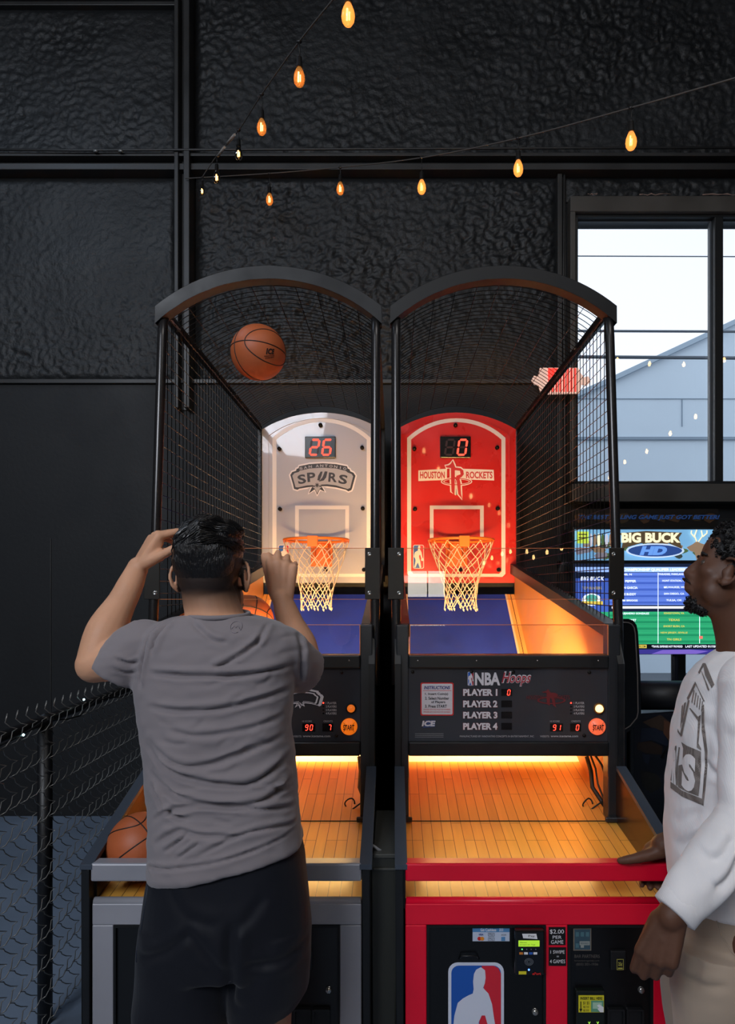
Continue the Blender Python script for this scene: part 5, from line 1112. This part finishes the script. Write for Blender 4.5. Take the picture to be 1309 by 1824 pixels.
# t-shirt
mb = MB(); tor = []
for pl_, pr, l, r, ry in ((1092, 1092, 340, 438, .058), (1100, 1100, 300, 476, .070), (1112, 1110, 270, 500, .084), (1132, 1128, 248, 520, .100), (1165, 1160, 236, 530, .113), (1220, 1215, 240, 524, .122), (1290, 1285, 250, 519, .125), (1360, 1350, 259, 521, .122), (1430, 1410, 265, 528, .122), (1500, 1460, 266, 534, .128), (1556, 1501, 264, 538, .134), (1561, 1506, 268, 534, .128)):
    a, b = Q(l, pl_), Q(r, pr); tor.append(sring((a.x+b.x)/2, YP+.012, (a.z+b.z)/2, (b.x-a.x)/2, ry, 48, 2.5, (b.z-a.z)/(b.x-a.x)))
mb.loft(list(reversed(tor)))
mb.tube([Q(262, 1150), Q(235, 1164), Q(216, 1182), Q(203, 1203, 1.60)], [.064, .066, .064, .060], 28); mb.sphere(Q(262, 1152), .063, 24)
mb.tube([Q(485, 1154), Q(505, 1164, 1.63), Q(524, 1180, 1.67), Q(538, 1194, 1.71)], [.064, .066, .064, .063], 28); mb.sphere(Q(485, 1155), .063, 24)
ts = remesh(mb, .0048, 5)
FY = YP-.11
creases(ts, [(1.3, 1.1, [(257, 1336), (291, 1370), (355, 1392), (437, 1398), (486, 1376), (519, 1351)]), (1.3, 1.0, [(262, 1385), (310, 1420), (373, 1432), (452, 1433), (504, 1412), (527, 1392)]), (.9, 1, [(258, 1325), (310, 1360), (370, 1362), (452, 1336), (500, 1318)]),
    (1, .8, [(264, 1470), (310, 1442), (370, 1437), (467, 1445), (530, 1458)]), (.9, .9, [(270, 1510), (317, 1482), (362, 1488), (430, 1490)]), (.8, .6, [(291, 1520), (336, 1484)]), (.8, .6, [(317, 1528), (356, 1500)]), (.8, .7, [(360, 1520), (420, 1490), (470, 1480), (528, 1486)]),
    (1.2, .9, [(262, 1202), (350, 1204), (433, 1203), (517, 1190)]), (.9, .8, [(378, 1192), (425, 1168), (464, 1137)]), (1.0, .9, [(264, 1262), (334, 1266), (425, 1256), (520, 1232)]), (.7, 1.0, [(300, 1300), (350, 1310), (440, 1300), (505, 1280)]),
    (1.2, .7, [(262, 1112), (250, 1160), (240, 1200), (238, 1228)]), (1.1, .7, [(512, 1112), (524, 1150), (526, 1190), (522, 1230)]), (.8, .8, [(290, 1105), (272, 1135), (262, 1165)]), (.8, .8, [(468, 1108), (462, 1128), (450, 1150)]), (.7, .8, [(330, 1110), (372, 1140), (400, 1146)]),
    (.7, .6, [(190, 1176), (215, 1186), (236, 1180)]), (.6, .6, [(186, 1195), (210, 1205), (232, 1200)]), (.7, .6, [(262, 1560), (262, 1555), (300, 1548), (400, 1530), (534, 1492)]),
    (1, .8, [(262, 1405), (290, 1450), (340, 1460)]), (.9, .7, [(480, 1410), (505, 1420), (530, 1420)]), (.9, .7, [(500, 1370), (512, 1385), (528, 1384)])], FY, .0088, .0058)
rnd = random.Random(21); fine = []
for i in range(34):
    x0 = rnd.uniform(268, 500); y0 = rnd.uniform(1130, 1530); ln = rnd.uniform(22, 75); a_ = rnd.uniform(-.55, .25); fine.append((rnd.uniform(.4, 1), rnd.uniform(.6, 1.3), [(x0, y0), (x0+ln*.5*math.cos(a_), y0+ln*.5*math.sin(a_)+rnd.uniform(-4, 6)), (x0+ln*math.cos(a_), y0+ln*math.sin(a_))]))
creases(ts, fine, FY, .0028, .0045)
wobble(ts, 11, .006, 2, (1, 1, 1.6)); wobble(ts, 30, .0016, 5, (1, 1, 2))
tsm = fabric('grey_jersey', (.215, .19, .20), .9, 700, .2, .25); ts.materials.append(tsm); tso = obj('t_shirt', ts, None, pl)
mb = MB(); a, b = Q(338, 1092), Q(438, 1092); mb.tube([((a.x+b.x)/2+(b.x-a.x)/2*1.06*math.cos(t), YP+.006+.068*math.sin(t), a.z-.003+.006*math.sin(t)) for t in np.linspace(0, 2*PI, 41)[:-1]], .0058, 8, closed=True); obj('collar', mb, tsm, tso)
bv = tree(ts, base[pl])
def onto(bv, x, z, off=.0012, y0=0.9):
    h_, n_, _, _ = bv.ray_cast(Vector((x, y0, z)), Vector((0, 1, 0)))
    return (h_.x, h_.y-off, h_.z) if h_ else None
mb = MB(); cc = W(411, 1119, YP-.12)
pts = [onto(bv, cc[0]+.0125*math.cos(t), cc[1]+.0125*math.sin(t)) for t in np.linspace(-.6, PI*1.65, 22)]; mb.tube([p for p in pts if p], .0009, 5)
pts = [onto(bv, cc[0]+x, cc[1]+z) for x, z in ((-.009, -.004), (-.004, .003), (0, -.002), (.004, .003), (.009, -.004))]; mb.tube([p for p in pts if p], .0009, 5); obj('embroidered_logo', mb, mat('pale_thread', '8a8288', .7), tso)
# shorts
mb = MB(); r0 = []
for pl_, pr, l, r, ry in ((1520, 1480, 272, 530, .118), (1560, 1530, 264, 541, .124), (1620, 1600, 256, 549, .132), (1680, 1660, 249, 553, .135), (1720, 1700, 250, 550, .125)):
    a, b = Q(l, pl_), Q(r, pr); r0.append(sring((a.x+b.x)/2, YP+.015, (a.z+b.z)/2, (b.x-a.x)/2, ry, 44, 2.5, (b.z-a.z)/(b.x-a.x)))
mb.loft(list(reversed(r0)))
def leg(rows):
    rr = []
    for py, l, r, ry, tl in rows: a, b = Q(l, py), Q(r, py); rr.append(sring((a.x+b.x)/2, YP+.015, a.z, (b.x-a.x)/2, ry, 36, 2.3, tl))
    mb.loft(list(reversed(rr)))
leg([(1640, 252, 410, .12, 0), (1720, 245, 416, .118, 0), (1790, 238, 418, .116, 0), (1850, 240, 416, .112, 0), (1872, 242, 414, .11, 0)])
leg([(1640, 408, 552, .12, 0), (1710, 404, 552, .118, 0), (1760, 404, 548, .112, .04), (1792, 408, 534, .105, .16)])
sh = remesh(mb, .0055, 4)
creases(sh, [(1.6, 1.2, [(412, 1640), (411, 1700), (410, 1760), (408, 1800)]), (.8, 1.3, [(330, 1650), (370, 1700), (405, 1740)]), (.6, 1.2, [(470, 1600), (440, 1640), (415, 1660)]), (.8, 1, [(238, 1720), (290, 1700), (340, 1660)]), (.8, 1, [(548, 1700), (500, 1720), (430, 1720)]), (.5, 1.2, [(300, 1580), (330, 1630), (390, 1650)])], FY, .006, .009)
wobble(sh, 9, .006, 3); smt = fabric('navy_nylon', (.0045, .0055, .010), .62, 500, .2, .1); sh.materials.append(smt); sho = obj('shorts', sh, None, pl)
bs = tree(sh, base[pl])
mb = MB(); pts = [onto(bs, *W(x, y, YP-.02), .001) for x, y in ((274, 1566), (270, 1600), (262, 1640), (254, 1680), (256, 1695))]; pts = [p for p in pts if p]
if len(pts) > 2: mb.tube(pts, .0016, 5); obj('pocket_seam', mb, mat('navy_piping', '1c2230', .6), sho)
for x in (322, 482):
    mb = MB(); shoe(mb, (Q(x, 0).x, 1.53, .001), (0, 1, 0)); obj('shoe', mb, mat('white_trainer', 'b8b8b8', .6), pl)

# ---------------------------------------------------------------- the man in white on the right
YM = 1.70
def N(px, py, Y=YM): x, z = W(px, py, Y); return Vector((x, Y, z))
mn = thing('person', 'person in white long-sleeved printed shirt and beige trousers, one hand on the red rail', 'person', (.86, YM, 0))
fa = 12*PI/180; ha = 18*PI/180; tl = 20*PI/180
mh = P3(1309, 1026, 1.70); mb = MB()
fw = Vector((-math.cos(ha)*math.cos(tl), math.sin(ha)*math.cos(tl), math.sin(tl))); upv = Vector((math.sin(tl), 0, math.cos(tl)))
nk = N(1330, 1180); Mh, ML = head(mb, mh, fw, upv, nk, .060, .022)
F2 = Vector((-math.cos(fa), math.sin(fa), 0)); S2 = Vector((-math.sin(fa), -math.cos(fa), 0)); roll = math.atan2(-math.sin(fa), math.cos(fa))
def ring2(l, r, py, wd, e=2.4, n=40):
    a, b = N(l, py), N(r, py); return sring((a.x+b.x)/2, YM, a.z, (b.x-a.x)/2, wd, n, e, roll=-fa)
def lf(rows, n=40): mb.loft(list(reversed([ring2(l, r, py, wd, 2.4, n) for py, l, r, wd in rows])))
lf(((1175, 1285, 1385, .09), (1200, 1255, 1395, .15), (1240, 1236, 1402, .17), (1320, 1222, 1400, .155), (1420, 1215, 1385, .14), (1520, 1212, 1385, .145), (1620, 1215, 1390, .16), (1700, 1235, 1375, .14)))
LS = N(1345, 1222, 1.53); LEb = P3(1338, 1452, 1.45); LWr = P3(1196, 1632, 1.40)
RS = N(1310, 1222, 1.87); REb = Vector((.905, 1.90, 1.10)); RWr = P3(1210, 1492, 1.86)
limb(mb, [LS, LS.lerp(LEb, .5), LEb], [.062, .052, .044]); limb(mb, [LEb, LEb.lerp(LWr, .35), LEb.lerp(LWr, .75), LWr], [.044, .046, .034, .030])
limb(mb, [RS, RS.lerp(REb, .5), REb], [.062, .052, .044]); limb(mb, [REb, REb.lerp(RWr, .35), REb.lerp(RWr, .75), RWr], [.044, .045, .032, .027])
hand(mb, LWr, (-.36, .03, -1), (-.50, -.86, .10), 1, [(.35, .75, .45), (.45, .85, .5), (.55, .9, .5), (.65, .95, .5)], .200, thumb=(1.15, .42), tcurl=.5)
# right hand closed over the rail
pc = P3(1166, 1517, 1.885); cap(mb, RWr, P3(1180, 1506, 1.88), .028, .032); cap(mb, P3(1185, 1500, 1.89), P3(1158, 1512, 1.90), .026, .018); cap(mb, P3(1182, 1512, 1.875), P3(1160, 1521, 1.885), .024, .019)
for i, x in enumerate((1148, 1163, 1178, 1192)):
    a = P3(x+6, 1515, 1.90); ln = [a, P3(x, 1519, 1.935), P3(x-2, 1542, 1.962), P3(x-4, 1568, 1.950), P3(x-5, 1580+(2 if i in (1, 2) else -4), 1.925)]
    for j in range(4): cap(mb, ln[j], ln[j+1], (.013, .0115, .0102, .0095)[j], (.0115, .0102, .0095, .0085)[j])
t0 = P3(1160, 1522, 1.872); t1 = P3(1132, 1529, 1.872); t2 = P3(1114, 1532, 1.876); t3 = P3(1104, 1533, 1.880); cap(mb, P3(1182, 1514, 1.872), t0, .022, .017); cap(mb, t0, t1, .0175, .0140); cap(mb, t1, t2, .0135, .0120); cap(mb, t2, t3, .0118, .0090)
# legs
for s, yy_, xk in ((0, 1.60, 1300), (1, 1.81, 1290)):
    x0 = N(xk, 0).x
    limb(mb, [(x0, yy_, .76), (x0-.01, yy_, .62), (x0-.03, yy_, .46), (x0, yy_, .28), (x0+.02, yy_, .10)], [.09, .078, .056, .056, .038]); mb.sphere((x0-.01, yy_, .05), (.07, .034, .04))
mbody = remesh(mb, .0042, 2)
co = getco(mbody); lo = (co-np.array(mh)) @ np.array(Mh.transposed()).T
fm_ = (np.linalg.norm(lo, axis=1) < .20) & (np.abs(lo[:, 1]) < .074)
relax(mbody, fm_.astype(float)*np.clip((.20-np.linalg.norm(lo, axis=1))/.04, 0, 1), 26); co = getco(mbody); lo = (co-np.array(mh)) @ np.array(Mh.transposed()).T
msk = skin('deep_brown_skin', (.105, .045, .025), (.006, .005, .005))
f_, s_, u_ = lo[:, 0], np.abs(lo[:, 1]), lo[:, 2]
beard = np.clip((-.058-u_)/.012, 0, 1)*np.clip((f_-.035)/.03, 0, 1)*np.clip((u_+.13)/.01, 0, 1)*.35; lips = (u_ > -.083) & (u_ < -.048) & (f_ > .078) & (s_ < .024); beard[lips] = 0
side = np.clip((u_-.012)/.02, 0, 1)*np.clip((.05-f_)/.012, 0, 1)*np.clip((.088-s_)/.004, 0, 1)*.9; side[(s_ > .0785) & (u_ < .025)] = 0
paint(mbody, 'stubble', np.where(np.linalg.norm(lo, axis=1) < .16, np.maximum(beard, side), 0)); mbody.materials.append(msk); obj('body', mbody, None, mn)
mb = MB()
for s in (-1, 1): mb.sphere(ML(.0795, s*.032, .001), .0095, 14)
obj('eye', mb, [mat('eye_white', '4a4038', .25)], mn)
mb = MB(); 
for s in (-1, 1): mb.tube([ML(.088, s*.018, .019), ML(.092, s*.032, .024), ML(.082, s*.048, .020)], [.003, .0045, .002], 8)
obj('eyebrow', mb, mat('black_beard', (.006, .005, .005), .7), mn)
# short curly hair and goatee made of many small coils on a cap
mb = MB()
for p, r in (((-.022, 0, .050), (.106, .086, .088)), ((-.058, 0, .018), (.064, .078, .072)), ((.000, 0, .084), (.080, .068, .048))): mb.sphere(ML(*p), r, 30, rot=Mh)
hcap = remesh(mb, .004, 3); wobble(hcap, 60, .008, 1); wobble(hcap, 150, .004, 3); bh = BVHTree.FromPolygons([tuple(c) for c in getco(hcap)], [tuple(p.vertices) for p in hcap.polygons])
curlm = mat('black_curls', (.007, .006, .006), .55, 0, .4); hcap.materials.append(curlm); hh = obj('hair', hcap, None, mn)
def curls(name, bv, L, n, dom, rad, parent, seed):
    mb = MB(); rnd = random.Random(seed); k = 0
    while k < n:
        p = L(*dom(rnd)); h_, n_, _, _ = bv.find_nearest(p); k += 1
        if h_ is None: continue
        t = n_.orthogonal().normalized(); b = n_.cross(t); r = rad*rnd.uniform(.5, 1.1); ph = rnd.uniform(0, 6.3); hgt = rnd.uniform(.002, .009)
        mb.tube([h_+n_*(hgt*j/7-.001)+(t*math.cos(ph+j*1.25)+b*math.sin(ph+j*1.25))*r for j in range(8)], .0009, 3, caps=False)
    o = obj(name, mb, curlm, parent); o['kind'] = 'stuff'; return o
def dom1(r):
    a = r.uniform(-PI, PI); e = math.asin(r.uniform(-.25, 1)); return (-.02+.13*math.cos(a)*math.cos(e), .13*math.sin(a)*math.cos(e), .04+.13*math.sin(e))
curls('hair_curls', bh, ML, 4200, dom1, .0045, hh, 3)
mb = MB(); mb.sphere(ML(.064, 0, -.100), (.022, .026, .019), 24, rot=Mh); mb.sphere(ML(.045, 0, -.105), (.024, .030, .012), 20, rot=Mh)
gb_ = remesh(mb, .003, 3); wobble(gb_, 160, .002, 2); bg_ = BVHTree.FromPolygons([tuple(c) for c in getco(gb_)], [tuple(p.vertices) for p in gb_.polygons]); gb_.materials.append(curlm); go = obj('goatee', gb_, None, mn)
curls('beard_curls', bg_, ML, 420, lambda r: (.060+r.uniform(-.03, .03), r.uniform(-.03, .03), -.104+r.uniform(-.03, .02)), .0022, go, 8)
mb = MB(); mb.tube([ML(.104, -.018, -.049), ML(.110, 0, -.047), ML(.104, .018, -.049), ML(.093, .027, -.056)], [.002, .003, .0028, .001], 8); obj('moustache', mb, curlm, mn)
# shirt
mb = MB()
lf(((1158, 1284, 1384, .078), (1170, 1266, 1392, .105), (1190, 1247, 1402, .150), (1215, 1232, 1408, .185), (1250, 1219, 1412, .196), (1300, 1207, 1412, .185), (1360, 1200, 1408, .172), (1420, 1194, 1404, .165), (1480, 1192, 1404, .163), (1530, 1192, 1408, .168), (1560, 1195, 1412, .174), (1590, 1200, 1414, .178), (1596, 1204, 1412, .172)), 48)
mb.sphere(LS+Vector((0, .01, 0)), .074, 24); mb.sphere(RS, .074, 24)
mb.tube([LS, LS.lerp(LEb, .33), LS.lerp(LEb, .66), LEb, LEb.lerp(LWr, .14)], [.078, .074, .070, .066, .066], 26); mb.sphere(LEb, .064, 24)
mb.tube([LEb, LEb.lerp(LWr, .3), LEb.lerp(LWr, .6), LEb.lerp(LWr, .86), LEb.lerp(LWr, .97)], [.062, .064, .056, .048, .0415], 26)
mb.tube([RS, RS.lerp(REb, .5), REb], [.076, .066, .058], 24); mb.sphere(REb, .057, 24); mb.tube([REb, REb.lerp(RWr, .4), REb.lerp(RWr, .8), REb.lerp(RWr, .93)], [.056, .054, .044, .038], 24)
ms = remesh(mb, .0048, 5)
creases(ms, [(1.2, 1.2, [(1262, 1262), (1268, 1330), (1262, 1400)]), (1, 1, [(1215, 1250), (1240, 1262), (1262, 1300)]), (1.2, 1, [(1282, 1230), (1276, 1290), (1284, 1320), (1300, 1340)]), (1, .9, [(1212, 1560), (1240, 1530), (1262, 1500), (1290, 1470)]), (1, .9, [(1205, 1520), (1230, 1500), (1260, 1450)]), (.9, .9, [(1225, 1600), (1240, 1600), (1270, 1570), (1300, 1520)]), (.8, .9, [(1200, 1480), (1222, 1470), (1244, 1440)]), (.9, 1, [(1262, 1360), (1280, 1380), (1300, 1385)]), (.8, .8, [(1180, 1618), (1200, 1632), (1226, 1650)]), (.8, .8, [(1296, 1300), (1309, 1330), (1330, 1340)])], 1.55, .0085, .009)
wobble(ms, 12, .005, 9); wobble(ms, 32, .0015, 4)
shm = fabric('white_waffle_knit', (.80, .77, .77), .9, 900, .2, .2, ribs=(120, 'X')); ms.materials.append(shm); mso = obj('long_sleeved_shirt', ms, None, mn)
mb = MB(); pp = N(1335, 1160); mb.tube([pp+Vector((.075*math.cos(t), .070*math.sin(t), .004-.022*math.sin(0)-.018*math.cos(t)*-1)) for t in np.linspace(0, 2*PI, 41)[:-1]], .008, 8, closed=True); obj('collar', mb, shm, mso)
for A, B, r in ((LEb, LWr, .0435), (REb, RWr, .040)):
    mb = MB(); e = .965 if A is LEb else .93; mb.tube([A.lerp(B, e-.17), A.lerp(B, e-.08), A.lerp(B, e), A.lerp(B, e+.01)], [r+.0045, r+.0035, r+.003, r-.006], 28); obj('cuff', mb, shm, mso)
# print on the chest, laid onto the cloth
bm2 = tree(ms, base[mn])
import bmesh
def lay(mb, bv, step=.012, off=.0012):
    mb.v = [(p[0], YC, p[2]) for p in mb.v]; me = mesh_of('t', mb, BLACK); b = bmesh.new(); b.from_mesh(me)
    xs = [v.co.x for v in b.verts]; zs = [v.co.z for v in b.verts]
    for axis, lo_, hi in ((0, min(xs), max(xs)), (2, min(zs), max(zs))):
        q = lo_+step
        while q < hi:
            pc_ = [0, 0, 0]; pc_[axis] = q; n_ = [0, 0, 0]; n_[axis] = 1; bmesh.ops.bisect_plane(b, geom=b.verts[:]+b.edges[:]+b.faces[:], plane_co=pc_, plane_no=n_); q += step
    kill = []
    for v in b.verts:
        e_ = Vector((0, 0, EYE)); h_, nn, _, _ = bv.ray_cast(e_, (v.co-e_).normalized())
        if h_ is None: kill.append(v)
        else: v.co = h_+nn*off
    bmesh.ops.delete(b, geom=kill, context='VERTS'); b.to_mesh(me); b.free(); me.materials.clear(); return me
YC = 1.545; c2 = lambda px, py: W(px, py, YC)
def pz_(x, y): return c2(1100+x*.181, 1150+y*.181)      # picture of the print measured in a close view
mb = MB(); y = 1
def poly(pts): mb.plate([pz_(*p) for p in pts], 1)
poly([(845, 180), (872, 180), (958, 385), (930, 420), (870, 300)]); poly([(800, 270), (845, 180), (850, 200), (812, 280)]); poly([(828, 250), (838, 262), (910, 430), (905, 450), (890, 430)])
poly([(765, 365), (775, 362), (862, 545), (852, 556), (800, 430)]); poly([(690, 520), (765, 370), (775, 385), (700, 545)]); poly([(700, 545), (718, 540), (640, 890), (622, 880)])
poly([(640, 600), (655, 580), (636, 790), (626, 820)]); poly([(664, 570), (684, 560), (646, 760), (640, 745)]); poly([(715, 620), (725, 615), (800, 700), (830, 680), (826, 700), (800, 745)])
for i in range(5): poly([(735+i*24, 560+i*22), (743+i*24, 566+i*22), (766+i*20, 440+i*28), (758+i*20, 436+i*28)])
poly([(800, 700), (826, 700), (800, 960), (825, 1010), (826, 1030), (785, 1000)]); poly([(836, 600), (856, 580), (862, 800), (890, 1030), (886, 1250), (848, 1570), (830, 1560), (860, 1250), (862, 1050), (832, 830)])
poly([(636, 948), (690, 985), (822, 1040), (820, 1300), (802, 1478), (700, 1440), (606, 1392), (610, 1180), (650, 1170), (655, 1010)])
poly([(530, 1340), (545, 1350), (640, 1425), (850, 1510), (848, 1568), (640, 1480), (530, 1400)]); poly([(600, 820), (635, 880), (630, 890), (600, 850)])
poly([(575, 990), (590, 985), (545, 1330), (530, 1330)]); poly([(610, 1000), (622, 1000), (580, 1350), (566, 1340)]); poly([(590, 1180), (605, 1180), (600, 1380), (588, 1370)])
mw = MB()
for st, x0, x1, y0, y1 in (('S', 655, 782, 1052, 1415), ('R', 560, 604, 1010, 1350)): mw.text(st, 0, 1, 0, 1, 1, 0, bold=.07, fn=lambda u, v: (pz_(x0+(x1-x0)*u+(1-v)*-14, y1-(y1-y0)*v+u*30)[0], 1, pz_(x0, y1-(y1-y0)*v+u*30)[1]))
pw = lay(mw, bm2, .006, .0042); pw.materials.append(mat('white_print_ink', (.78, .75, .75), .8)); PW = pw
pm = lay(mb, bm2, .006, .0028); print('print verts', len(pm.vertices), len(pm.polygons))
prm = mat('faded_grey_print', (.17, .14, .125), .85, 0, .2); t = prm.node_tree; b_ = t.nodes['Principled BSDF']; tcn = t.nodes.new('ShaderNodeTexCoord'); ck = t.nodes.new('ShaderNodeTexChecker'); ck.inputs['Scale'].default_value = 380; mp = t.nodes.new('ShaderNodeMapping'); mp.inputs['Rotation'].default_value = (0, .8, 0); t.links.new(tcn.outputs['Object'], mp.inputs[0]); t.links.new(mp.outputs[0], ck.inputs['Vector']); ck.inputs['Color1'].default_value = (.10, .08, .07, 1); ck.inputs['Color2'].default_value = (.30, .26, .24, 1); t.links.new(ck.outputs[0], b_.inputs['Base Color'])
pm.materials.append(prm); obj('chest_print', pm, None, mso, label='faded grey letters and frame'); obj('chest_letters', PW, None, mso)
# trousers
mb = MB()
lf(((1560, 1204, 1400, .162), (1600, 1201, 1404, .170), (1660, 1200, 1408, .178), (1720, 1205, 1404, .172), (1760, 1215, 1390, .15)), 44)
for yy_, l, r in ((1.605, 1196, 1398), (1.81, 1180, 1385)):
    rr = []
    for py, a, b, rad in ((1680, l+8, r, .105), (1760, l, r-6, .100), (1840, l+10, r-16, .092), (1950, l+32, r-36, .080), (2060, l+40, r-40, .075), (2110, l+44, r-42, .07)):
        A_, B_ = W(a, py, yy_), W(b, py, yy_); rr.append(sring((A_[0]+B_[0])/2, yy_, max(.03, A_[1]), (B_[0]-A_[0])/2, rad, 32, 2.2))
    mb.loft(list(reversed(rr)))
tr = remesh(mb, .0055, 4)
creases(tr, [(1.2, 1, [(1215, 1640), (1225, 1700), (1218, 1780), (1222, 1850)]), (1, 1, [(1240, 1640), (1256, 1700), (1250, 1780)]), (1, 1, [(1205, 1700), (1230, 1720), (1290, 1700)]), (.8, 1, [(1200, 1750), (1240, 1770), (1300, 1760)])], 1.5, .006, .009)
wobble(tr, 9, .008, 6); tm = fabric('beige_fleece', (.40, .31, .235), .92, 600, .25, .2); tr.materials.append(tm); tro = obj('trousers', tr, None, mn)
bt_ = tree(tr, base[mn])
mb = MB(); pts = [onto(bt_, *W(x, y, 1.53), .001, .8) for x, y in ((1284, 1612), (1288, 1650), (1296, 1680), (1309, 1702), (1325, 1715))]; pts = [p for p in pts if p]
if len(pts) > 2: mb.tube(pts, .002, 5); obj('pocket_seam', mb, tm, tro)
mb = MB(); mb.tube([P3(1196, 1560, 1.62), P3(1192, 1575, 1.61), P3(1188, 1590, 1.61), P3(1184, 1600, 1.61)], .0032, 8); obj('drawstring', mb, mat('white_cord', 'c8c4be', .8), tro)
for yy_, xk in ((1.60, 1300), (1.81, 1290)):
    mb = MB(); shoe(mb, (N(xk, 0).x+.07, yy_, .001), (-1, 0, 0)); obj('shoe', mb, mat('white_trainer', '', .6), mn)
